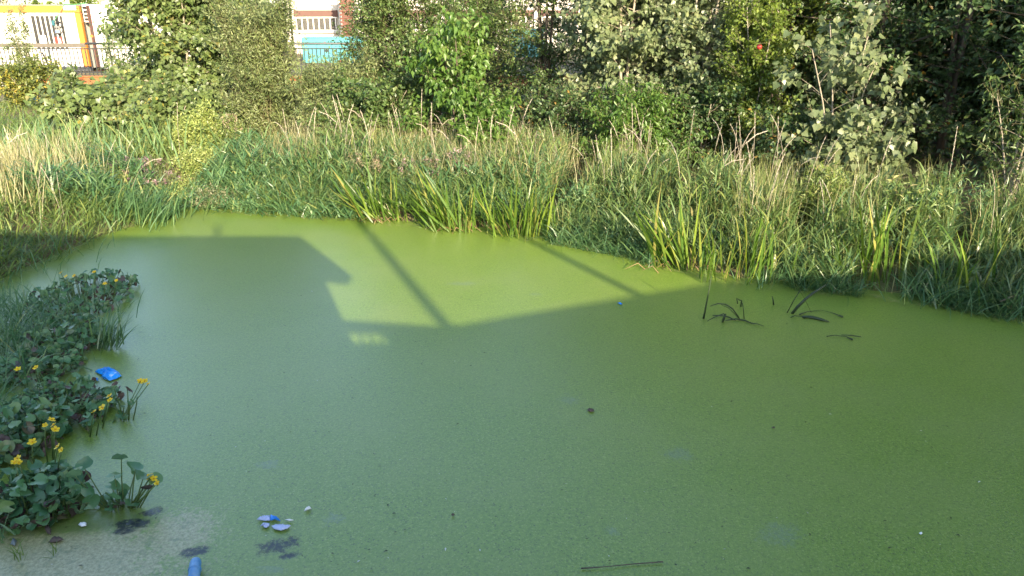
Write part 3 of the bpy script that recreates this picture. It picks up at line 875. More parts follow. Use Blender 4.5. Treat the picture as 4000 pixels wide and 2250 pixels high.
# mixed hedge trees
tree("hawthorn", "dense small leaved hawthorn right of the generator", "tree", at(1530, 14.0), 4.0, 1.3, 'hawthorn', 'oval', (.055, .034), 11500, stems=4, f0=.04, spread=.12, rad=.045, nb=24, seed=31, twig=.4, wood='barkdark')
tree("hawthorn", "loose hawthorn with pale wall showing through it", "tree", at(1860, 15.6), 4.2, 1.6, 'hawthorn', 'oval', (.055, .034), 9000, stems=4, f0=.04, spread=.12, rad=.045, nb=24, seed=32, twig=.4, wood='barkdark')
tree("hawthorn", "hawthorn standing between the loose hawthorn and the grey aspen", "tree", at(2130, 14.5), 4.4, 1.4, 'hawthorn', 'oval', (.055, .036), 7500, stems=4, f0=.04, spread=.12, rad=.045, nb=22, seed=33, twig=.4, wood='barkdark')
tree("hawthorn", "hawthorn half covering the brick pier", "tree", at(1480, 15.0), 3.6, .9, 'hawthorn', 'oval', (.055, .034), 6000, stems=4, f0=.04, spread=.12, rad=.04, nb=20, seed=38, twig=.4, wood='barkdark')
tree("hawthorn", "hawthorn right behind the bright cherry", "tree", at(1700, 13.6), 4.0, 1.1, 'hawthorn', 'oval', (.055, .034), 7500, stems=4, f0=.04, spread=.12, rad=.04, nb=22, seed=39, twig=.4, wood='barkdark')
tree("bramble_bush", "low leafy bramble bush in front of the dense hawthorn", "bush", at(1450, 12.2), 1.15, 1.2, 'hawthorn', 'oval', (.065, .048), 5500, stems=6, f0=.05, spread=.6, elev=(.1, .7), rad=.018, nb=10, seed=34, twig=.3)
tree("bramble_bush", "low bramble bush between the cherry and the ash sapling", "bush", at(2150, 12.0), 1.0, 1.15, 'dark', 'oval', (.06, .04), 2400, stems=6, f0=.05, spread=.6, elev=(.1, .7), rad=.018, nb=10, seed=35, twig=.3)  # leaf colour darkened to stand for the shade between the trees
tree("cherry", "bright green cherry with large drooping leaves in the middle", "tree", at(1790, 11.7), 2.0, .75, 'cherry', 'oval', (.10, .05), 2300, stems=3, f0=.12, spread=.14, elev=(.1, .9), rad=.035, nb=15, seed=36, droop=.5, twig=.3, wood='barkdark', prof=lambda f: 1.1 - .7 * abs(f - .35))
tree("cherry_bush", "small bright green cherry shoots by the tall straw stalks", "bush", at(1890, 10.9), 1.15, .5, 'cherry', 'oval', (.09, .05), 900, stems=4, f0=.15, spread=.3, rad=.012, nb=7, seed=37, droop=.4, twig=.25)
tree("aspen", "tall grey green aspen with shimmering pale leaves", "tree", at(2440, 13.0), 5.2, 1.45, 'aspen', 'heart', (.075, .07), 10500, stems=4, f0=.04, spread=.13, elev=(.1, .9), rad=.045, nb=28, seed=41, droop=.4, twig=.4)
tree("aspen", "second aspen, denser, merging with the lime green shrub", "tree", at(2740, 12.6), 5.6, 1.25, 'aspen', 'heart', (.068, .062), 9500, stems=4, f0=.04, spread=.12, elev=(.1, .9), rad=.045, nb=26, seed=42, droop=.4, twig=.4)
tree("ash_sapling", "ash sapling with feathery bright leaflets above the reeds", "bush", at(2500, 11.0), 1.0, .85, 'cherry', 'lance', (.085, .032), 2600, stems=5, f0=.15, spread=.4, elev=(.2, .8), rad=.014, nb=9, seed=43, droop=.35, twig=.35)
tree("hazel_bush", "round bush with leaves darkened for shade under the two aspens", "bush", at(2760, 11.6), 1.1, 1.1, 'dark', 'oval', (.065, .046), 4000, stems=6, f0=.05, spread=.55, elev=(.1, .7), rad=.018, nb=10, seed=44, twig=.3)  # dark leaf tone stands for the shade under the aspens
tree("privet_shrub", "fresh green upright shrub between aspens and poplar sapling", "bush", at(2960, 11.4), 2.35, .8, 'lime', 'oval', (.058, .036), 6500, stems=6, f0=.05, spread=.2, elev=(.4, 1.0), rad=.02, nb=15, seed=45, twig=.3, upright=.5)
tree("lime_tree", "yellow green tree top hanging over the poplar sapling", "tree", at(3060, 13.0), 6.2, 1.5, 'lime', 'oval', (.07, .045), 8500, stems=3, f0=.22, spread=.12, rad=.05, nb=26, seed=46, twig=.45, wood='barkdark')
tree("poplar_sapling", "young poplar with big pale leaves and bare looking white branches", "tree", at(3330, 9.9), 2.35, 1.1, 'aspen', 'heart', (.088, .082), 620, stems=4, f0=.18, spread=.30, elev=(.3, .9), rad=.022, nb=9, seed=51, droop=.5, twig=.28, wood='bark')
tree("poplar_sapling", "short leafy poplar regrowth at the foot of the young poplar", "bush", at(3420, 9.6), 1.15, .9, 'aspen', 'heart', (.08, .073), 1250, stems=6, f0=.08, spread=.5, elev=(.1, .7), rad=.016, nb=9, seed=52, droop=.45, twig=.28)
tree("bramble_bush", "bramble bush in the gloom right of the poplar regrowth", "bush", at(3180, 10.2), .85, .9, 'dark', 'oval', (.06, .045), 2400, stems=5, f0=.05, spread=.6, elev=(.1, .7), rad=.016, nb=9, seed=53, twig=.3)
# shaded wood on the right, its gloom partly put into the leaf colour
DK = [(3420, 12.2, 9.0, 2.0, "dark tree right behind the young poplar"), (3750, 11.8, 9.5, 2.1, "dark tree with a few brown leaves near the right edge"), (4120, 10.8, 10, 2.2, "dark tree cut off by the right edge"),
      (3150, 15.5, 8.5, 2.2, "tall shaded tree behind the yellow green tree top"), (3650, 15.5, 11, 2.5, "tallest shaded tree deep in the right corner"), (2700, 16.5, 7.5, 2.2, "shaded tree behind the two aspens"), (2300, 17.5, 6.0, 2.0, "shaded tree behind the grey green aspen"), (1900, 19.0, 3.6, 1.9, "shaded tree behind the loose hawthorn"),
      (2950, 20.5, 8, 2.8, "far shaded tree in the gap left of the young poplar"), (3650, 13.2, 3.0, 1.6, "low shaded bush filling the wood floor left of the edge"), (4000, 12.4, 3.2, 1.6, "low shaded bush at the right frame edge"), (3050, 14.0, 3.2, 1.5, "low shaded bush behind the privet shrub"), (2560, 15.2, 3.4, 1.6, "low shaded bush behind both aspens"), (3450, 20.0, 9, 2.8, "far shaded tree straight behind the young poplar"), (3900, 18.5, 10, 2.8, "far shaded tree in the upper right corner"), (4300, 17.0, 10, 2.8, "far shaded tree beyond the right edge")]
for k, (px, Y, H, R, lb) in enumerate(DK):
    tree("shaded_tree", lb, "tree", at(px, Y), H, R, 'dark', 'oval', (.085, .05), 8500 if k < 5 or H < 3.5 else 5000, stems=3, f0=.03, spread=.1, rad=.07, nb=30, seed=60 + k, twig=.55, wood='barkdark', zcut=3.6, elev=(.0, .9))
for k, (x, y, H, R) in enumerate(((9.5, 7.0, 11, 2.6), (8.6, 9.6, 10, 2.2), (11.0, 1.4, 9.5, 2.6), (12.6, 4.2, 11, 2.6))):  # out of view, added to shade the wood and green the pond's reflection
    tree("unseen_bank_tree", ["tall tree on the right bank outside the view", "tall tree at the right bank corner", "unseen tree added on the near right bank to shade the wood", "large unseen tree added further right to shade the wood"][k], "tree", (x, y), H, R, 'dark', 'oval', (.16, .10), 6500, stems=3, f0=.22 if k > 1 else .04, spread=.1, rad=.1, nb=32, seed=80 + k, twig=.7, wood='barkdark', zcut=99)
tree("elder_bush", "narrow leaved bush reaching in at the right edge", "bush", at(4080, 8.6), 2.1, .5, 'hawthorn', 'lance', (.08, .026), 900, stems=5, f0=.15, spread=.25, rad=.02, nb=12, seed=90, twig=.3, droop=.4)
# slender willow wands and yellowing bush at the far left
tree("willow_wands", "slender upright willow wands before the cabin window", "bush", at(85, 19.5), 2.35, .28, 'willow', 'lance', (.085, .028), 1100, stems=9, f0=.1, spread=.17, elev=(.9, 1.3), rad=.014, nb=7, seed=95, twig=.16, upright=.9, wood='twig')
tree("yellowing_bush", "yellowing bush at the foot of the willow wands", "bush", at(85, 19.0), .95, 1.05, 'yellowbush', 'oval', (.085, .055), 2600, stems=6, f0=.08, spread=.6, elev=(.1, .7), rad=.014, nb=9, seed=96, twig=.3)
tree("feathery_shrub", "thin feathery shrub against the white cabin", "bush", at(445, 20), 1.7, .5, 'hawthorn', 'lance', (.11, .02), 650, stems=5, f0=.15, spread=.2, elev=(.5, 1.1), rad=.012, nb=8, seed=97, twig=.25, upright=.4)

# ------------------------------------------------------------------ bank vegetation
def spline_sample(n, r, i0, i1):
    """random points along the shoreline between vertices i0..i1, with outward normals"""
    pts = shore2[i0:i1 + 1]
    seg = np.hypot(*(pts[1:] - pts[:-1]).T); cs = np.concatenate([[0], np.cumsum(seg)])
    s = r.rand(n) * cs[-1]
    k = np.clip(np.searchsorted(cs, s) - 1, 0, len(seg) - 1)
    f = ((s - cs[k]) / seg[k])[:, None]
    p = pts[k] * (1 - f) + pts[k + 1] * f
    t = unit(pts[k + 1] - pts[k])
    return p, np.column_stack([t[:, 1], -t[:, 0]])
r = np.random.RandomState(5)
def bank_points(n, i0, i1, d0, d1, pw=1.0):
    p, nn = spline_sample(n, r, i0, i1)
    # outward = away from the pond
    test = sdist(p + nn * .3)
    nn = np.where((test < 0)[:, None], -nn, nn)
    d = d0 + (d1 - d0) * r.rand(n) ** pw
    q = p + nn * d[:, None]
    z = np.maximum(ground_z(q), -.03)
    return q, z, d
def patch(q, k, ph): return .5 + .5 * np.sin(q[:, 0] * k + ph) * np.cos(q[:, 1] * k * .8 + ph * 1.7)

IRIS_FEET = np.array([[*P(x_, y_).xy] for x_, y_ in ((1500, 853), (1590, 858), (1750, 886), (1830, 892), (1985, 905), (2060, 914), (2640, 1030), (2780, 1068), (2950, 1078), (3400, 1100))])
def clear_iris(q, rad=.26):
    dx = np.abs(q[:, None, 0] - IRIS_FEET[None, :, 0]); dy = q[:, None, 1] - IRIS_FEET[None, :, 1]
    return ~np.any((dx < rad) & (dy < .10), axis=1)
# right and middle bank: tall reed canary grass, leaves on many levels
n = 30000
q, z, d = bank_points(n, 0, 13, -.06, 1.9, .9)
w_ = clear_iris(q); q, z, d = q[w_], z[w_], d[w_]; n = len(q)
hgt = (.20 + .44 * smooth(0, 1.1, d)) * (.55 + .8 * patch(q, 2.1, .5))
z0 = z + hgt * r.rand(n) ** 1.1 * .8                # blades leave their stems at all heights
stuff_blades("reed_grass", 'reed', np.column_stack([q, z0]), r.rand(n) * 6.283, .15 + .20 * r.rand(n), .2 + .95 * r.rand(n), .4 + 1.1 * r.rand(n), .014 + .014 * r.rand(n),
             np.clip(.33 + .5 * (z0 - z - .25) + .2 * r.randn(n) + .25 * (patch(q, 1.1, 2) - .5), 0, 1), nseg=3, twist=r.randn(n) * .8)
# stems of the reed grass
n = 5500
q, z, d = bank_points(n, 0, 13, .0, 1.9, .85)
hgt = (.34 + .38 * smooth(0, 1.3, d)) * (.7 + .5 * r.rand(n))
stuff_blades("reed_stems", 'reed', np.column_stack([q, z]), r.rand(n) * 6.283, hgt, .05 + .18 * r.rand(n), .1 + .3 * r.rand(n), .005 + .003 * r.rand(n),
             np.clip(.55 + .3 * r.randn(n), 0, 1), nseg=3, twist=r.randn(n))
# straw coloured stems standing through it
n = 3000
q, z, d = bank_points(n, 0, 13, .6, 2.0, .8)
w_ = r.rand(n) < (1.1 * patch(q, 1.3, 1.0) ** 1.5)
q, z, d = q[w_], z[w_], d[w_]; n = len(q)
stuff_blades("dry_grass", 'straw', np.column_stack([q, z]), r.rand(n) * 6.283, .52 + .36 * r.rand(n), .02 + .20 * r.rand(n), .1 + .35 * r.rand(n) ** 2, .0045 + .003 * r.rand(n),
             r.rand(n), nseg=4, twist=r.randn(n))
# lush bluish blades hanging to the water on the middle-left bank and at the waterline
n = 19000
q, z, d = bank_points(n, 9, 17, -.18, 1.7, 1.0)
w_ = clear_iris(q); q, z, d = q[w_], z[w_], d[w_]; n = len(q)
hh_ = (.18 + .45 * smooth(0, .9, d))
z0 = z + hh_ * r.rand(n) * .8
stuff_blades("lush_grass", 'lush', np.column_stack([q, z0]), r.rand(n) * 6.283, .13 + .17 * r.rand(n), .3 + 1.0 * r.rand(n), .4 + .9 * r.rand(n), .016 + .016 * r.rand(n), np.clip(.4 + .28 * r.randn(n), 0, 1), nseg=3, twist=r.randn(n) * .8)
n = 5200
q, z, d = bank_points(n, 1, 9, -.22, .25, 1.0)
w_ = clear_iris(q)
q, z, d = q[w_], z[w_], d[w_]; n = len(q)
stuff_blades("waterside_grass", 'lush', np.column_stack([q, np.maximum(z, 0)]), r.rand(n) * 6.283, .14 + .28 * r.rand(n), .3 + .9 * r.rand(n), .3 + 1.1 * r.rand(n), .008 + .007 * r.rand(n), np.clip(.35 + .3 * r.randn(n), 0, 1), nseg=3, twist=r.randn(n) * .8)
# straw tops on the middle-left bank
n = 3000
q, z, d = bank_points(n, 9, 14, .8, 2.4, .8)
stuff_blades("straw_grass", 'straw', np.column_stack([q, z]), r.rand(n) * 6.283, .55 + .3 * r.rand(n), .05 + .22 * r.rand(n), .2 + .7 * r.rand(n) ** 2, .004 + .003 * r.rand(n), r.rand(n), nseg=4, twist=r.randn(n))
# left meadow
n = 90000
q = np.column_stack([-13.5 + 11.5 * r.rand(n), 6.0 + 16 * r.rand(n) ** 1.3])
dd = sdist(q)
ok = (dd > -.08) & (dd < 14) & (q[:, 0] < -2.0) & (r.rand(n) < np.clip(1.25 - .11 * (q[:, 1] - 9), .16, 1)) & (r.rand(n) < .55 + .6 * patch(q, .9, .3))
q = q[ok]; dd = dd[ok]; n = len(q); z = np.maximum(ground_z(q), -.02)
hgt = (.12 + .24 * smooth(0, 1.0, dd)) * (.55 + .75 * patch(q, 1.4, 2.2)) * (1 - .45 * smooth(12, 19, q[:, 1]))
z0 = z + hgt * r.rand(n) * .6
lean_az = np.where(r.rand(n) < .45, math.radians(-20) + .6 * r.randn(n), r.rand(n) * 6.283)
stuff_blades("meadow_grass", 'meadow', np.column_stack([q, z0]), lean_az, .12 + .24 * r.rand(n), .2 + .9 * r.rand(n), .3 + .9 * r.rand(n), .008 + .014 * r.rand(n),
             np.clip(.3 + .22 * r.randn(n) + .35 * (patch(q, .8, 4) - .4), 0, 1), nseg=3, twist=r.randn(n) * .8)
# tall straw at the far left edge
n = 1500
c = np.array([[Q(20, 700, 9.8).x, 9.8]])
q = c + r.randn(n, 2) * np.array([.45, .65])
q = q[(sdist(q) > .05)]; n = len(q); z = ground_z(q)
stuff_blades("tall_straw", 'straw', np.column_stack([q, z]), r.rand(n) * 6.283, .45 + .45 * r.rand(n), .02 + .2 * r.rand(n), .1 + .5 * r.rand(n) ** 2, .005 + .004 * r.rand(n), r.rand(n), nseg=4, twist=r.randn(n))
# broad young reeds above the corner of the pond
n = 700
q = np.column_stack([Q(480, 480, 13).x + r.randn(n) * 1.0, 12.3 + r.randn(n) * 1.1]); q = q[sdist(q) > .8]; n = len(q); z = ground_z(q)
stuff_blades("young_reeds", 'lush', np.column_stack([q, z + .25 * r.rand(n)]), r.rand(n) * 6.283, .35 + .35 * r.rand(n), .1 + .5 * r.rand(n), .2 + .6 * r.rand(n), .018 + .012 * r.rand(n), np.clip(.75 + .15 * r.randn(n), 0, 1), nseg=4, twist=r.randn(n) * .8)
# shaded grass among the marsh plants on the left
n = 1700
cs = np.array([[P(40, 1020).x, P(40, 1020).y], [P(60, 1260).x, P(60, 1260).y], [P(20, 1380).x, P(20, 1380).y], [P(-150, 1600).x, P(-150, 1600).y]])
w_ = r.randint(0, 4, n)
q = cs[w_] + r.randn(n, 2) * np.array([[.42, .38], [.3, .22], [.22, .25], [.3, .3]])[w_]
stuff_blades("marsh_grass", 'lush', np.column_stack([q, np.zeros(n) + .06 * r.rand(n)]), r.rand(n) * 6.283, .16 + .26 * r.rand(n), .2 + .7 * r.rand(n), .3 + 1.0 * r.rand(n), .007 + .006 * r.rand(n), np.clip(.3 + .25 * r.randn(n), 0, 1), nseg=3, twist=r.randn(n) * .8)

# individual seed stalks rising above the bank
def seed_meshes(v):
    rr = np.random.RandomState(v + 3)
    H = 1.0; bend = (.06, .15, .28, .6)[v % 4]
    pts = []; x = 0; z_ = 0; th = .02
    for k in range(9):
        pts.append(Vector((x, 0, z_))); th += bend * (k / 8) ** 2 * .9
        x += math.sin(th) * H / 8; z_ += math.cos(th) * H / 8
    mb = MB(); mb.tube(pts[:8], [.0034, .0032, .003, .0028, .0026, .0024, .0021, .0017], 3)
    me1 = mb.build("stem", M['stalk']).data; bpy.data.objects.remove(bpy.data.objects[-1] if False else [o for o in col.objects if o.data == me1][0])
    # ragged spike of short spikelets along the last stretch
    a, b = pts[6], pts[8]
    vs_, fs_ = [], []
    m = 26
    for k in range(m):
        f = k / m; c0 = pts[6].lerp(pts[7], f * 2) if f < .5 else pts[7].lerp(pts[8], f * 2 - 1)
        dr = (b - a).normalized()
        ang = k * 2.4
        off = Vector((math.cos(ang), math.sin(ang), 0)); off = (off - dr * off.dot(dr)).normalized()
        L_ = .04 * (1 - .5 * abs(f - .35)) ; w = .007
        tip = c0 + dr * L_ + off * (.010 * (1.2 - f))
        sd_ = dr.cross(off) * w
        i = len(vs_); vs_ += [c0 - sd_ * .5, c0 + sd_ * .5, tip]; fs_.append((i, i + 1, i + 2))
    me2 = bpy.data.meshes.new("seed_head"); me2.from_pydata([tuple(x_) for x_ in vs_], [], fs_); me2.materials.append(M['seedhead'])
    return me1, me2
SM = [seed_meshes(v) for v in range(4)]
def seed_stalk(x, y, H, az, v, tilt, label, group):
    t = thing("seed_stalk", label, "grass stalk", (x, y, gz(x, y) - .02), group)
    t.rotation_euler = (0, tilt, az); t.scale = (H, H, H)
    ob("stem", SM[v][0], t); ob("seed_head", SM[v][1], t)
lab_r = "tall dry grass stalk with pale seed head standing above the reeds on the far bank"
r = np.random.RandomState(77)
q, z, d = bank_points(190, 0, 13, .7, 2.2, .9)
for k in range(190):
    xx = pix(Vector((q[k, 0], q[k, 1], .9)))[0]
    if xx > 2900 and k % 2: continue
    bh = next(b_ for lim, b_ in ((1000, "the broad poplar"), (1260, "the willow"), (1560, "the dense hawthorn"), (1900, "the bright green cherry"), (2250, "the low bramble right of the cherry"), (2620, "the ash sapling"), (2900, "the hazel bush"), (3150, "the privet shrub"), (3500, "the young poplar"), (9999, "the dark wood")) if xx < lim)
    lab_r = "dry grass stalk with pale seed head before " + bh
    seed_stalk(q[k, 0], q[k, 1], .85 + .42 * r.rand(), r.rand() * 6.283, r.choice([0, 0, 1, 1, 2, 3]), abs(r.randn()) * .08, lab_r, "seed stalks rising before " + bh)
q = np.array([[Q(110, 700, 9.8).x, 9.8]]) + r.randn(34, 2) * np.array([.55, .8])
for k in range(34):
    if sdist(q[k:k+1])[0] > .1:
        seed_stalk(q[k, 0], q[k, 1], .7 + .35 * r.rand(), r.rand() * 6.283, r.randint(0, 4), abs(r.randn()) * .16, "yellow dry grass stalk with seed head in the tall straw on the left bank", "seed stalks on the left bank")

# iris clumps: every sword leaf its own part
def iris_mesh(v):
    r_ = np.random.RandomState(v)
    V, Fc, rn, al = blades(np.zeros((1, 3)), np.zeros(1), np.ones(1), np.array([.02]), np.array([(.12, .35, .7, 1.3, .2)[v % 5]]), np.array([.036]), np.array([.5]), nseg=6, twist=np.array([1.2 * (r_.rand() - .5)]), tipw=.05)
    return mesh_np("leaf", V, Fc, M['iris'])
IM = [iris_mesh(v) for v in range(5)]
r = np.random.RandomState(15)
IR = [(1120, 826, 7, .5, .55, -1, "loose iris leaves drooping left at the lush grass edge"), (1500, 853, 30, .78, .62, -1, "large iris clump fanned out far to the left, first of the bright three"), (1590, 858, 16, .62, .30, 0, "short upright iris tuft right beside the fanned clump"),
      (1750, 886, 34, .80, .55, -.8, "middle iris clump of the bright three"), (1830, 892, 16, .65, .3, .1, "upright iris tuft right of the middle clump"), (1985, 905, 22, .70, .5, -.8, "iris clump leaning left just before the tallest tuft"), (2060, 914, 30, .72, .28, .25, "tallest upright iris tuft with yellow green base at the water"),
      (2640, 1030, 26, .82, .5, -.8, "iris clump leaning left over brown dead leaves"), (2780, 1068, 12, .7, .3, -.1, "slim dark iris tuft right of the dead leaves"), (2950, 1078, 16, .75, .4, .2, "half shaded iris clump of a few broad leaves"),
      (3400, 1100, 16, .85, .45, -.3, "shaded iris clump with lit tips near the broken reeds"), (3700, 1150, 10, .8, .5, -.3, "dark iris clump low at the right bank")]
for (px, py, nn, Hh, spr, ln, lb) in IR:
    b = P(px, py)
    t = thing("iris_clump", lb, "plant", (b.x, b.y - .13, -.02), "iris clumps along the pond edge")
    for k in range(int(nn * 1.8)):
        a = ob("leaf", IM[r.randint(0, 5)], t)
        a.location = (r.randn() * .13, r.randn() * .08, 0)
        side = ln * spr * (.2 + 1.3 * r.rand()) + r.randn() * spr * .3
        fwd = r.randn() * .14 - .05
        tilt = math.hypot(side, fwd); az = math.atan2(fwd, side)
        s = Hh * (.62 + .6 * r.rand())
        # tilt the leaf towards azimuth az
        a.rotation_euler = (Matrix.Rotation(az, 3, 'Z') @ Matrix.Rotation(tilt, 3, 'Y') @ Matrix.Rotation(-az + (az if r.rand() < .5 else r.rand() * 6.28), 3, 'Z')).to_euler()
        a.scale = (s, s, s)
    if "brown dead" in lb or "first of the bright" in lb or "middle iris" in lb:
        mb = MB()
        for k in range(12):
            p0 = Vector((r.randn() * .14, -.03 + r.randn() * .05, .02)); az = r.rand() * 6.28
            mb.tube([p0, p0 + Vector((math.cos(az) * .08, math.sin(az) * .04, .07)), p0 + Vector((math.cos(az) * .22, math.sin(az) * .1 - .04, .02))], [.004, .004, .002], 3)
        o = mb.build("dead_leaves", plain("withered_iris", (.26, .16, .09), .7), t); o["label"] = "withered brown leaves curled at the base"; o["kind"] = "stuff"

# flowering plants and weeds on the banks
def weed(name, label, base, H, R, mat, n, size, seed, top=None, shape='lance', ns=14, cat="plant"):
    r_ = np.random.RandomState(seed)
    bz = gz(*base)
    t = thing(name, label, cat, (base[0], base[1], bz))
    az = r_.rand(ns) * 6.283; out = R * r_.rand(ns) ** .6
    A = np.column_stack([np.cos(az) * out * .4, np.sin(az) * out * .4, np.zeros(ns)])
    B = np.column_stack([np.cos(az) * out, np.sin(az) * out, H * (.65 + .35 * r_.rand(ns)) * (1 - .35 * (out / R))])
    v, f = prisms(A, B, np.full(ns, .006), np.full(ns, .002)); ob("stems", mesh_np("stems", v, f, M['twig']), t)
    li = r_.randint(0, ns, n); g_ = .1 + .9 * r_.rand(n)
    pos = A[li] + (B - A)[li] * g_[:, None] + r_.randn(n, 3) * R * .16 * np.array([1, 1, .6])
    pos[:, 2] = np.maximum(pos[:, 2], .02)
    D = unit(r_.randn(n, 3) + np.array([0, 0, .7])); N_ = unit(np.array([0, -.4, .8]) + r_.randn(n, 3) * .5)
    sz = size[0] * (.6 + .7 * r_.rand(n))
    V, Fc, rn = leaves(pos, D, N_, sz, sz * size[1] / size[0], shape, np.clip(.5 + .25 * r_.randn(n), 0, 1))
    ob("foliage", mesh_np("foliage", V, Fc, M[mat], {"rnd": rn}), t)
    if top:
        m = n // 3
        li = r_.randint(0, ns, m); g_ = .82 + .22 * r_.rand(m)
        pos = A[li] + (B - A)[li] * g_[:, None] + r_.randn(m, 3) * .018
        D = unit(r_.randn(m, 3) + np.array([0, 0, .6])); N_ = unit(r_.randn(m, 3))
        sz = np.full(m, .022) * (.6 + .8 * r_.rand(m))
        V, Fc, rn = leaves(pos, D, N_, sz, sz * .6, 'oval', r_.rand(m))
        ob("flower_spikes", mesh_np("flower_spikes", V, Fc, M[top], {"rnd": rn}), t)
    return t
weed("goosefoot_plant", "tall acid yellow green weed standing on the left bank", at(745, 12.6), .95, .42, 'goosefoot', 5200, (.055, .026), 1)
weed("goosefoot_plant", "shorter yellow green weed left of the tall acid green one", at(668, 12.4), .62, .28, 'goosefoot', 1700, (.05, .024), 2)
weed("goosefoot_plant", "low yellow green weed below the tall acid green one", at(720, 11.4), .50, .45, 'goosefoot', 2600, (.045, .02), 3)
weed("plume_plant", "pinkish beige plume plant right of the acid green weed", at(860, 12.6), .85, .34, 'meadow', 1200, (.06, .012), 4, 'plume')
weed("mint_plant", "bushy weed with dull purple flower heads on the left bank", at(440, 10.9), .45, .42, 'loosestrife', 3200, (.04, .016), 5, 'pinkflower')
weed("mint_plant", "smaller brownish purple weed nearer the grass tips", at(520, 10.6), .40, .36, 'loosestrife', 2200, (.04, .016), 6, 'pinkflower')
weed("herb_cushion", "low fresh green herb cushion at the corner of the pond", at(640, 10.6), .28, .6, 'goosefoot', 3000, (.035, .014), 7)
weed("herb_cushion", "low brownish green herb cushion touching the pond corner", at(760, 10.25), .26, .45, 'loosestrife', 2600, (.04, .014), 8)
weed("loosestrife_plant", "pink flowering loosestrife behind the bright iris clumps", (Q(1640, 700, 10.2).x, 10.2), .72, .30, 'loosestrife', 1700, (.055, .012), 9, 'pinkflower')
weed("loosestrife_plant", "greyish loosestrife with faded heads left of the pink one", (Q(1480, 650, 10.5).x, 10.5), .78, .42, 'loosestrife', 2200, (.055, .012), 10, 'plume')
weed("loosestrife_plant", "faded loosestrife among the straw stalks right of the pink one", (Q(1790, 650, 10.2).x, 10.2), .75, .32, 'loosestrife', 1300, (.055, .012), 11, 'pinkflower')
weed("dark_weed", "low dark feathery weed on the bare soil at far left", at(110, 15.5), .35, .75, 'hawthorn', 1800, (.05, .014), 12)
weed("dark_weed", "dark low weed in front of the big dark poplar leaves", at(330, 14.6), .32, .7, 'hawthorn', 1800, (.05, .014), 13)
weed("nettle_plant", "spindly pale nettle at the right edge among dark grass", (Q(3760, 800, 7.9).x, 7.9), .95, .32, 'lush', 700, (.08, .016), 14)

weed("willowherb_plant", "grey green willowherb rising among reeds before the ash sapling", (Q(2480, 720, 9.6).x, 9.6), .72, .32, 'loosestrife', 1800, (.07, .016), 15)
weed("willowherb_plant", "leafy willowherb mound right of the brown dead iris leaves", (Q(2860, 760, 8.7).x, 8.7), .78, .40, 'reed', 2400, (.09, .018), 16)
weed("willowherb_plant", "tall willowherb mound before the young poplar", (Q(3200, 740, 8.3).x, 8.3), .85, .40, 'meadow', 2600, (.09, .018), 17)
weed("willowherb_plant", "willowherb mound between the two shaded iris clumps", (Q(3560, 780, 7.9).x, 7.9), .80, .42, 'reed', 2400, (.09, .018), 18)
weed("willowherb_plant", "small willowherb between the tallest iris tuft and the dead leaves", (Q(2280, 760, 9.2).x, 9.2), .60, .34, 'lush', 2000, (.09, .018), 19)
weed("ground_herb", "pale green herb patch on the left bank before the poplar bush", at(520, 12.6), .34, .6, 'meadow', 2600, (.05, .014), 20)
weed("ground_herb", "grey green herb patch by the tall straw on the left bank", at(260, 11.6), .36, .6, 'loosestrife', 2600, (.05, .014), 21)
weed("ground_herb", "mid green herb mound above the bent grass on the left bank", at(330, 10.4), .34, .5, 'goosefoot', 2000, (.045, .014), 22)
weed("ground_herb", "olive herb patch on bare soil below the yellowing bush", at(200, 14.2), .26, .7, 'loosestrife', 2200, (.05, .014), 23)
weed("ground_herb", "fresh herb patch right of the acid green weed", at(960, 11.4), .42, .5, 'meadow', 2400, (.06, .016), 24)
# bits of dead straw caught along the margin
n = 420
q, z, d = bank_points(n, 0, 16, -.30, .04, 1.0)
stuff_blades("floating_straw", 'straw', np.column_stack([q, np.full(n, .012) + .02 * r.rand(n)]), r.rand(n) * 6.283, .06 + .16 * r.rand(n) ** 2, 1.35 + .2 * r.rand(n), .1 * r.rand(n), .004 + .004 * r.rand(n), r.rand(n), nseg=2)

# ------------------------------------------------------------------ marsh marigolds on the left
def mleaf(v):
    """round kidney leaf with a notch, gently cupped"""
    r_ = np.random.RandomState(v + 40); vs_ = [(0, 0, 0)]; m = 12
    cup = (.10, -.12, .28, .0, .35, -.2)[v]; fold = (.2, .4, .1, .5, .25, .3)[v]
    for ring in (.55, 1.0):
        for k in range(m + 1):
            th = -math.pi + .35 + (2 * math.pi - .7) * k / m
            R_ = ring * (.5 + .05 * math.cos(2 * th)) * (1 + .09 * r_.randn() * (ring > .9))
            x_ = R_ * math.cos(th) + .12; y_ = R_ * math.sin(th)
            vs_.append((x_, y_, cup * ring ** 2 * .5 + fold * abs(y_) + .03 * r_.randn() * (ring > .9)))
    fs_ = []
    for k in range(m): fs_.append((0, 1 + k, 2 + k))
    for k in range(m): fs_ += [(1 + k, m + 2 + k, m + 3 + k), (1 + k, m + 3 + k, 2 + k)]
    return mesh_np("leaf", vs_, fs_, M['marigold'], smooth=True)
ML = [mleaf(v) for v in range(6)]
pv = [(0, 0, 0), (.35, .30, .06), (.75, .36, .14), (1.0, .0, .24), (.75, -.36, .14), (.35, -.30, .06), (.6, 0, .05)]
PM = mesh_np("petal", pv, [(0, 6, 1), (1, 6, 2), (2, 6, 3), (3, 6, 4), (4, 6, 5), (5, 6, 0)], M['petal'])
if PM.polygons[0].normal.z < 0: PM.flip_normals()
mb = MB()
for k in range(5):
    a = k * 1.257
    mb.tube([(0, 0, 0), (.16 * math.cos(a), .16 * math.sin(a), .3)], [.12, .10], 5)
o_ = mb.build("flower", M['stamen']); SMESH = o_.data; bpy.data.objects.remove(o_)

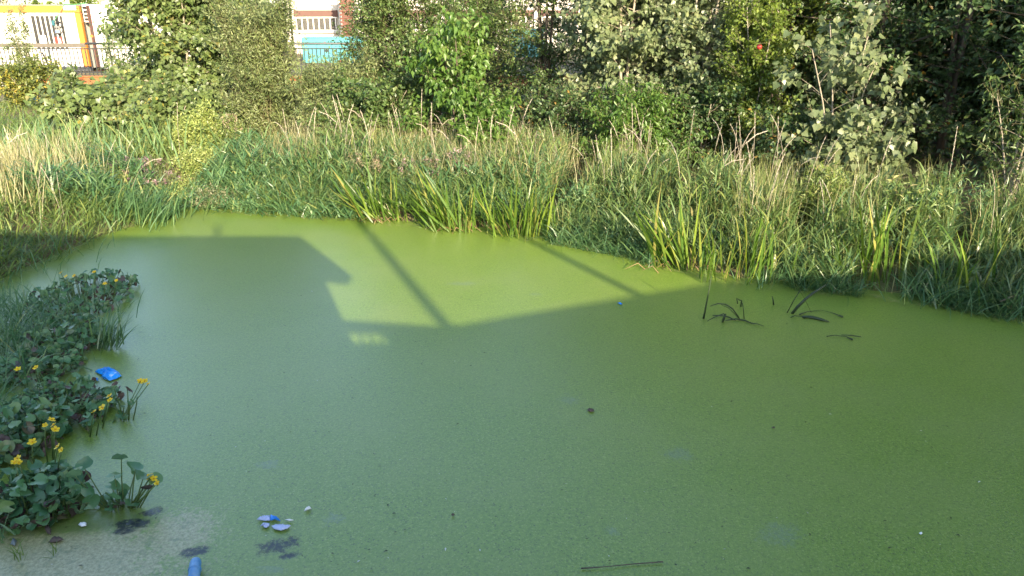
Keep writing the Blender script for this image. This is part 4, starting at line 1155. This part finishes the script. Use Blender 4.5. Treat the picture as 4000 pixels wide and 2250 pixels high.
def flower(parent, loc, s, tilt, az):
    f = ob("flower", SMESH, parent, loc); f.scale = (s, s, s)
    f.rotation_euler = (Matrix.Rotation(az, 3, 'Z') @ Matrix.Rotation(tilt, 3, 'Y')).to_euler()
    for k in range(5):
        p = ob("petal", PM, f); p.rotation_euler = (0, -.15 + .25 * random.random(), k * 1.257 + .15 * random.random())
r = np.random.RandomState(99)
# px, py = foot on the water; half width/depth in photo pixels; leaves; height; leaf size
MC = [((330, 1175), 175, 80, 250, .20, .066, [(238, 1065), (258, 1080), (290, 1078), (368, 1063), (410, 1108), (455, 1096)], "marsh marigold clump farthest out, with flowers at its right tip"),
      ((250, 1350), 150, 66, 250, .20, .066, [], "flowerless rounded marigold clump below the farthest one"),
      ((150, 1455), 170, 55, 200, .16, .062, [(70, 1442), (140, 1436)], "marigold clump with two flowers left of the blue wrapper"),
      ((250, 1605), 205, 84, 280, .17, .064, [(428, 1546), (430, 1563), (400, 1592), (368, 1608)], "marigold clump under the blue wrapper with four small flowers"),
      ((100, 1740), 140, 90, 220, .22, .074, [(202, 1640), (176, 1662), (210, 1660), (216, 1678), (126, 1727), (225, 1745), (240, 1758)], "marigold clump with the most flowers at the left edge"),
      ((130, 1985), 215, 95, 230, .20, .076, [(70, 1790), (56, 1806), (73, 1806)], "nearest marigold clump with purple withered leaves"),
      ((480, 1985), 70, 35, 10, .10, .075, [(587, 1865), (600, 1870), (613, 1888)], "few leaved marigold shoot with three flowers beside the bare water"),
      ((475, 1640), 30, 12, 3, .05, .055, [(548, 1490), (566, 1489), (580, 1500)], "lone marigold stem reaching right over the duckweed"),
      ((345, 1685), 30, 12, 6, .12, .06, [], "tiny marigold shoot sinking into the duckweed")]
for (c, rx, ry, nl, hgt, ls, fl, lb) in MC:
    b = P(*c)
    ex = (P(c[0] + rx, c[1]) - b).length; ey = (P(c[0], c[1] - ry) - P(c[0], c[1] + ry)).length / 2
    t = thing("marsh_marigold", lb, "plant", (b.x, b.y, 0), "marsh marigolds along the left bank")
    stems = MB()
    fan = nl < 40
    for k in range(nl):
        a = r.rand() * 6.283; rr_ = r.rand() ** .42
        x = math.cos(a) * rr_ * ex; y = math.sin(a) * rr_ * ey
        h = hgt * (.25 + .85 * r.rand()) * (1.05 - .55 * rr_ ** 2)
        s = ls * (.55 + .7 * r.rand())
        if 352 < pix(b + Vector((x, y, h)))[0] < 500 and 1425 < pix(b + Vector((x, y, h)))[1] < 1512: continue
        o = ob("leaf", ML[r.randint(0, 6)], t, (x, y, max(.012, h)))
        o.scale = (s, s, s)
        o.rotation_euler = ((r.randn() * .6), (r.randn() * .55 + .25), r.rand() * 6.283)
        if fan or r.rand() < .5:
            stems.tube([(x * .75, y * .75 - .01, -.03), (x * .9, y * .9, h * .6), (x, y, h)], [.004, .0035, .003], 4, cap=False)
    for (fx_, fy_) in fl:
        # flowers stand a little above the leaves
        base = P(fx_, fy_, .02)
        w = P(fx_, fy_, hgt + .05 + .04 * r.rand())
        loc = w - b
        flower(t, loc, .022 * (.8 + .4 * r.rand()), .35 + .3 * r.rand(), -1.57 + r.randn() * .8)
        if "lone" in lb:
            stems.tube([(0, -.02, -.02), (loc.x * .5, loc.y * .5, loc.z * .5), tuple(loc)], [.006, .0045, .003], 5)
        elif "few" in lb:
            stems.tube([(loc.x * .1, 0, -.02), (loc.x * .6, loc.y * .5, loc.z * .45), tuple(loc)], [.008, .006, .003], 5)
        else:
            stems.tube([(loc.x * .72, loc.y * .8 + .02, -.02), (loc.x * .92, loc.y * .97, loc.z * .65), tuple(loc)], [.0045, .0035, .003], 4)
    ex_ = {"few": [(330, 1815, .085), (300, 1852, .09), (450, 1822, .085), (438, 1868, .09), (515, 1850, .095), (492, 1892, .08), (548, 1885, .10), (590, 1905, .085), (572, 1925, .07), (430, 1902, .07), (368, 1940, .09), (392, 1965, .075), (420, 1945, .08), (352, 1900, .085), (312, 1935, .08), (335, 1965, .07), (470, 1925, .07)],
           "lone": [(462, 1502, .055), (505, 1516, .06), (515, 1562, .045), (482, 1592, .065), (468, 1612, .06), (548, 1542, .035), (452, 1560, .05)]}.get(lb.split()[0], [])
    for (lx, ly, ls_) in ex_:
        w = Q(lx, ly, b.y) - b; w.y += r.randn() * .04
        o = ob("leaf", ML[r.randint(0, 6)], t, w); o.scale = (ls_,) * 3
        o.rotation_euler = (.7 + r.randn() * .4, r.randn() * .5, r.rand() * 6.283)
        stems.tube([(w.x * .45, .0, -.02), (w.x * .8, w.y * .5, w.z * .6), tuple(w)], [.0045, .004, .003], 4, cap=False)
    stems.build("stems", M['marigold_stem'], t)
    # withered leaves under the canopy
    for k in range(int(nl * .4)):
        a = r.rand() * 6.283; rr_ = math.sqrt(r.rand())
        o = ob("withered_leaf", ML[r.randint(0, 6)], t, (math.cos(a) * rr_ * ex, math.sin(a) * rr_ * ey, .02 + .05 * r.rand()))
        s = ls * (.5 + .5 * r.rand()); o.scale = (s, s * .7, s)
        o.rotation_euler = (r.randn() * .7, r.randn() * .7, r.rand() * 6.283)
        o.material_slots[0].link = 'OBJECT'; o.material_slots[0].material = M['drybrown']

# leafy tuft of water grass beside the second clump
def tuft(name, label, base, n_, L0, w0, mat, seed, lean=None, sprd=.06):
    r_ = np.random.RandomState(seed)
    q = np.column_stack([base.x + r_.randn(n_) * sprd, base.y + r_.randn(n_) * sprd * .7, np.zeros(n_) - .01 + r_.rand(n_) * .06])
    az = r_.rand(n_) * 6.283 if lean is None else lean + r_.randn(n_) * .7
    V, Fc, rn, al = blades(q - np.array([base.x, base.y, 0]), az, L0 * (.5 + .6 * r_.rand(n_)), .1 + .6 * r_.rand(n_), .2 + .9 * r_.rand(n_), w0 * (.7 + .6 * r_.rand(n_)), np.clip(.35 + .25 * r_.randn(n_), 0, 1), nseg=4, twist=r_.randn(n_) * .7)
    o = ob(name, mesh_np(name, V, Fc, M[mat], {"rnd": rn, "along": al}), None, (base.x, base.y, 0))
    return tag(o, label, "grass tuft")
tuft("grass_tuft", "blue green grass tuft sticking out right of the marigolds", P(420, 1365), 90, .36, .013, 'lush', 3, lean=.6)
tuft("grass_tuft", "small grass sprout standing in the bleached duckweed", P(85, 2190), 12, .10, .006, 'meadow', 4, sprd=.02)
tuft("grass_tuft", "single upright grass sprout in the bleached duckweed", P(212, 2180), 5, .12, .007, 'meadow', 5, sprd=.01)
tuft("grass_tuft", "grass blades rising before the nearest marigold clump", P(185, 2050), 10, .20, .010, 'lush', 6, sprd=.03)
tuft("grass_tuft", "grass tuft at the left frame edge before the marigolds", P(20, 2130), 8, .22, .011, 'lush', 7, sprd=.03)
tuft("grass_tuft", "pale green grass tuft standing in lit duckweed before the irises", P(2535, 1042), 34, .17, .007, 'lush', 8, sprd=.05)
tuft("grass_tuft", "small grass tuft by the water right of the lit duckweed", P(2630, 1036), 14, .13, .007, 'lush', 9, sprd=.05)
tuft("grass_tuft", "dark grass tuft hanging into the pond left of the broken reeds", P(2990, 1105), 80, .26, .011, 'lush', 10, sprd=.16)
tuft("grass_tuft", "dark bluish grass tuft hanging into the pond right of the broken reeds", P(3620, 1175), 130, .40, .013, 'lush', 11, sprd=.17)
tuft("grass_tuft", "grass tuft with long dark blades at the right edge", P(3990, 1225), 90, .42, .013, 'lush', 12, sprd=.16)
tuft("grass_tuft", "fine grass fringe before the leftmost loose iris", P(1230, 838), 90, .24, .010, 'lush', 13, sprd=.16)
tuft("grass_tuft", "long blue green grass lying over the pond corner", P(560, 872), 260, .55, .014, 'lush', 14, lean=-.15, sprd=.28)
# arching pale seed head over the marigolds
t = thing("arching_seed_head", "pale arching grass seed head over the marigolds", "grass stalk", P(-80, 1640))
pp = [Q(-60, 1620, 5.0), Q(-10, 1578, 4.95), Q(30, 1575, 4.9), Q(70, 1585, 4.87), Q(120, 1608, 4.85)]
b0 = t.location.copy()
mb = MB(); mb.tube([p - b0 for p in pp[:3]], [.003, .003, .002], 4); mb.build("stem", M['straw'], t)
mb = MB(); mb.tube([p - b0 for p in pp[1:]], [.004, .011, .012, .002], 6); mb.build("seed_head", M['paper'] if False else M['plume'], t)
for (px, py, lb) in ((3905, 1160, "upper drooping pinkish seed head at the right edge"), (3930, 1195, "lower drooping pinkish seed head at the right edge")):
    t = thing("arching_seed_head", lb, "grass stalk", P(4040, 1215)); b0 = t.location.copy(); Yb = b0.y
    pp = [b0, Q(4020, py - 10, Yb), Q(3985, py - 8, Yb - .05), Q(3950, py, Yb - .08), Q(px, py + 18, Yb - .12)]
    mb = MB(); mb.tube([p - b0 for p in pp[:4]], .003, 4); mb.build("stem", M['twig'], t)
    mb = MB(); mb.tube([p - b0 for p in pp[2:]], [.004, .012, .003], 6); mb.build("seed_head", M['plume'], t)

# ------------------------------------------------------------------ broken reeds standing in the pond
def stalk(name, label, pts, rad, mat='deadreed', cat="reed stalk", n=5, group=None):
    mb = MB(); b0 = Vector(pts[0]); mb.tube([Vector(p) - b0 for p in pts], rad, n); o = mb.build(name, M[mat], None, b0)
    return tag(o, label, cat, group)
def bx(cx, cy): return (2650 + cx * 800 / 2576, 1050 + cy * 800 / 2576)
def up(base, pts):
    Y = P(*bx(*base)).y
    return [P(*bx(*base), -.03)] + [Q(*bx(*p), Y) for p in pts]
stalk("reed_stalk", "tall thin upright reed with sunlit tip in the pond", up((310, 650), [(330, 560), (365, 370), (402, 180), (415, 90)]), [.011, .009, .006, .004, .002])
stalk("bent_reed", "reed blade arched to the left over the pond", up((790, 665), [(745, 590), (680, 500), (590, 445), (500, 437), (395, 470)]), [.005, .006, .007, .007, .006, .003])
stalk("bent_reed", "thin reed blade running inside the larger arch", up((770, 640), [(720, 580), (640, 500), (540, 452)]), [.003, .003, .003, .002])
stalk("broken_reed", "short thick reed snapped over at a sharp angle", up((548, 690), [(570, 630), (590, 568), (570, 566), (450, 610), (360, 660)]), [.012, .011, .010, .006, .005, .003])
stalk("broken_reed", "pair of short snapped reed tips in the pond", up((780, 500), [(795, 400), (760, 390), (735, 370), (745, 440)]), [.008, .006, .004, .004, .006])
stalk("reed_stalk", "pale vertical reed stub right of the snapped tips", up((830, 660), [(815, 500), (805, 430)]), [.005, .004, .003])
stalk("reed_stalk", "lone pale reed stub standing between both reed groups", up((1198, 475), [(1192, 400), (1178, 345)]), [.010, .006, .003])
stalk("reed_stalk", "long thick dark reed leaning far to the right", up((1410, 590), [(1490, 490), (1600, 380), (1720, 290), (1860, 200)]), [.012, .014, .013, .011, .007])
stalk("bent_reed", "thin reed bent into a sharp peak beside the leaning one", up((1350, 585), [(1440, 420), (1527, 275), (1590, 380), (1670, 550)]), [.004, .005, .004, .002, .002])
stalk("bent_reed", "fine reed blade drooping right in a low curve", up((1370, 630), [(1460, 590), (1560, 600), (1630, 680), (1670, 750)]), [.005, .004, .003, .003, .003])
def lie(*pts): return [P(*bx(*p), .012) for p in pts]
stalk("floating_reed", "dark flat reed lying right of the leaning stalk", lie((1560, 602), (1690, 612), (1800, 640), (1900, 668)), [.012, .016, .013, .004])
stalk("floating_reed", "long thin reed curving along the water to the right", lie((590, 650), (720, 630), (840, 650), (920, 685), (1000, 695), (1080, 722)), [.004, .006, .007, .006, .004, .002])
stalk("floating_reed", "dark reed lying low before the snapped one", lie((430, 585), (560, 590), (640, 610), (720, 650)), [.004, .005, .006, .004])
stalk("floating_reed", "grey curved reed with dark tip lying in the duckweed", lie((1525, 575), (1620, 540), (1800, 520), (1940, 555), (2070, 605)), [.007, .004, .002, .003, .008])
stalk("floating_reed", "thin dark blade floating lowest on the right", lie((2050, 830), (2180, 838), (2300, 855)), [.003, .005, .003])
stalk("floating_reed", "half sunk blade floating left of the lowest dark one", lie((1865, 850), (1960, 835), (2100, 850), (2190, 890)), [.004, .003, .003, .009])
stalk("floating_twig", "thin brown twig afloat near the lower picture edge", [P(2270, 2220, .008), P(2360, 2214, .01), P(2470, 2203, .008), P(2590, 2194, .01)], [.004, .002, .0025, .003], 'drybrown', "twig")

# ------------------------------------------------------------------ litter and leaves afloat
def scrap(name, label, outline, mat, cat, lift=.02, crinkle=.012, seed=0, z=.012, rings=4):
    """crumpled sheet with an outline given on the water, bulging, with real thickness"""
    r_ = np.random.RandomState(seed)
    pts = [P(x, y, z) for x, y in outline]
    # denser outline
    dn = []
    for k in range(len(pts)):
        for f in (0, .33, .67): dn.append(pts[k].lerp(pts[(k + 1) % len(pts)], f))
    c = sum(dn, Vector()) / len(dn); n_ = len(dn)
    vs_ = [Vector((0, 0, lift))]; 
    for ri in range(1, rings + 1):
        f = ri / rings
        for p in dn:
            vs_.append((p - c) * f + Vector((0, 0, lift * (1 - f ** 2) + crinkle * r_.randn() * (1 if ri < rings else .35))))
    fs_ = [(0, 1 + k, 1 + (k + 1) % n_) for k in range(n_)]
    for ri in range(rings - 1):
        for k in range(n_):
            a = 1 + ri * n_ + k; b2 = 1 + ri * n_ + (k + 1) % n_
            fs_.append((a, a + n_, b2 + n_, b2))
    m0 = len(vs_)
    bot = [v - Vector((0, 0, .003)) for v in vs_]
    fs2 = [tuple(i + m0 for i in f[::-1]) for f in fs_]
    e0 = 1 + (rings - 1) * n_
    rim = [(e0 + k, e0 + m0 + k, e0 + m0 + (k + 1) % n_, e0 + (k + 1) % n_) for k in range(n_)]
    mb = MB(); mb.add(vs_ + bot, fs_ + fs2 + rim, False)
    o = mb.build(name, mat, None, c)
    o.data.polygons.foreach_set("use_smooth", [True] * len(o.data.polygons))
    return tag(o, label, cat)
def wx(cx, cy): return (360 + cx * 140 / 2536, 1430 + cy * 80 / 1449)
scrap("snack_wrapper", "crumpled bright blue snack wrapper lying against the marigolds", [wx(*p) for p in ((180, 350), (600, 170), (1100, 80), (1500, 190), (1900, 450), (2080, 680), (1700, 880), (1150, 1020), (850, 870), (640, 740), (870, 700), (800, 580), (580, 590))], M['wrapper'], "wrapper", .035, .006, 1)
scrap("wrapper_scrap", "small blue scrap under the leaves left of the wrapper", [wx(*p) for p in ((130, 940), (250, 860), (450, 900), (400, 1020), (200, 1040))], M['blueplastic'], "scrap", .012, .004, 2)
def sx_(cx, cy): return (650 + cx * 700 / 2576, 1900 + cy * 350 / 1288)
o = scrap("torn_packet", "torn packet end, half pale and half bright blue, afloat", [sx_(*p) for p in ((1300, 470), (1400, 425), (1480, 415), (1490, 485), (1420, 488))], M['paleplastic'], "litter", .014, .003, 3)
o2 = scrap("blue_end", None, [sx_(*p) for p in ((1490, 418), (1560, 432), (1610, 455), (1640, 492), (1560, 470), (1490, 486))], M['blueplastic'], None, .013, .003, 4)
for k_ in ("label", "category"):
    if k_ in o2: del o2[k_]
o2.parent = o; o2.location = o2.location - o.location; o2["label"] = "bright blue right end of the packet"
scrap("plastic_scrap", "small pale lilac plastic scrap below the torn packet", [sx_(*p) for p in ((1350, 565), (1385, 530), (1480, 530), (1480, 560), (1430, 592), (1400, 585), (1390, 560))], M['paleplastic'], "litter", .010, .003, 5)
scrap("plastic_scrap", "larger pale lilac plastic scrap with a long pointed end", [sx_(*p) for p in ((1510, 565), (1600, 545), (1660, 560), (1790, 562), (1740, 600), (1640, 630), (1550, 610))], M['paleplastic'], "litter", .012, .003, 6)
scrap("plastic_scrap", "little white scrap apart from the torn packet, upper right", [sx_(*p) for p in ((1975, 350), (2020, 300), (2060, 292), (2080, 312), (2020, 335))], M['paper'], "litter", .010, .003, 7)
scrap("plastic_scrap", "thin white sliver right of the torn packet", [sx_(*p) for p in ((1700, 475), (1760, 472), (1830, 484), (1760, 490))], M['paper'], "litter", .005, .001, 8)
scrap("paper_scrap", "white paper scrap in the wet green patch by the marigolds", [(305, 2048), (325, 2040), (338, 2042), (336, 2052), (318, 2056)], M['paper'], "litter", .01, .002, 9)
scrap("floating_leaf", "grey brown withered leaf at the bleached duckweed's edge", [(188, 2118), (205, 2098), (232, 2098), (248, 2106), (225, 2116)], M['drybrown'], "leaf", .012, .004, 10)
scrap("floating_leaf", "crumpled purple brown leaf under the nearest marigold", [(172, 2060), (190, 2050), (200, 2068), (198, 2088), (184, 2082)], M['drybrown'], "leaf", .02, .006, 11)
scrap("floating_leaf", "curled grey leaf lying near the left frame edge", [(40, 2125), (52, 2100), (66, 2112), (58, 2130)], plain("grey_leaf", (.16, .19, .19), .5), "leaf", .015, .004, 12)
scrap("floating_leaf", "small dark leaf alone in the middle of the pond", [(2293, 1600), (2302, 1594), (2318, 1598), (2322, 1604), (2306, 1608)], M['drybrown'], "leaf", .008, .003, 13)
scrap("plastic_scrap", "tiny violet blue scrap beside the shadow's edge", [(2412, 1182), (2420, 1181), (2432, 1187), (2424, 1189)], M['blueplastic'], "litter", .006, .002, 14)
scrap("plastic_scrap", "tiny white fleck on the right half of the pond", [(3590, 2082), (3597, 2078), (3604, 2082), (3598, 2088)], M['paper'], "litter", .006, .001, 15)
scrap("floating_leaf", "tiny dark leaf floating right of the middle", [(3016, 1668), (3022, 1666), (3028, 1669), (3021, 1672)], M['drybrown'], "leaf", .005, .001, 16)
scrap("floating_leaf", "bluish dark leaf speck below the torn packet's height", [(1762, 2008), (1768, 2004), (1776, 2008), (1770, 2014)], M['drybrown'], "leaf", .005, .001, 17)
# blue plastic tube poking out of the water
def tx(cx, cy): return (650 + cx * 700 / 2576, 1900 + cy * 350 / 1288)
b = P(*tx(395, 1400)); tip = Q(*tx(430, 985), P(*tx(430, 1060)).y)
p1 = P(*tx(380, 1450), .02); p2 = P(*tx(425, 1040), .04)
t = thing("blue_tube", "round ended blue plastic tube half sunk at the lower edge", "tube", p1)
dv = p2 - p1; ln_ = dv.length; dn_ = dv.normalized()
ra = .028
prof_ = [(0, ra), (.55, ra * 1.0), (.60, ra * 1.06), (.64, ra), (.80, ra), (.9, ra * .92), (.96, ra * .7), (.99, ra * .4), (1.0, ra * .1)]
mb = MB(); mb.tube([dn_ * (ln_ * f) for f, _ in prof_], [x for _, x in prof_], 14); mb.build("body", M['bluepipe'], t)
mb = MB(); mb.tube([dn_ * (ln_ * .58), dn_ * (ln_ * .62)], [ra * 1.12, ra * 1.12], 14); mb.build("ring", M['bluepipe'], t)

# specks of debris strewn on the duckweed
r = np.random.RandomState(123)
n = 420
pp = np.array([[*P(200 + 3700 * r.rand(), 900 + 1330 * r.rand() ** .8)] for _ in range(n)])
pp = pp[sdist(pp[:, :2]) < -.15]; n = len(pp)
a = r.rand(n) * 6.283
D = np.column_stack([np.cos(a), np.sin(a), np.zeros(n)]); N_ = unit(np.array([0, 0, 1.]) + r.randn(n, 3) * .2)
sz = .005 + .012 * r.rand(n) ** 3
V, Fc, rn = leaves(pp + np.array([0, 0, .006]), D, N_, sz * 1.6, sz * .6, 'oval', r.rand(n))
o = ob("floating_debris", mesh_np("floating_debris", V, Fc, leafmat("debris", [(0, (.02, .025, .012)), (.8, (.06, .07, .03)), (.86, (.5, .5, .45)), (1, (.6, .6, .55))], trans=.05), {"rnd": rn})); tag(o, kind="stuff")
# red ball caught in the wood
bpos = Q(2966, 183, 10.4)
t = thing("red_ball", "small round red ball caught among the dark leaves", "ball", bpos)
mb = MB()
vs_, fs_ = [], []
for i in range(9):
    ph = -math.pi / 2 + math.pi * i / 8
    for j in range(12):
        th = 2 * math.pi * j / 12; vs_.append((.036 * math.cos(ph) * math.cos(th), .036 * math.cos(ph) * math.sin(th), .036 * math.sin(ph)))
for i in range(8):
    for j in range(12): fs_.append((i*12+j, i*12+(j+1) % 12, (i+1)*12+(j+1) % 12, (i+1)*12+j))
mb.add(vs_, fs_, True); mb.build("skin", M['red'], t)
mb = MB(); mb.tube([(0, 0, .036), (.004, 0, .06)], .003, 5); mb.build("stalk", M['barkdark'], t)
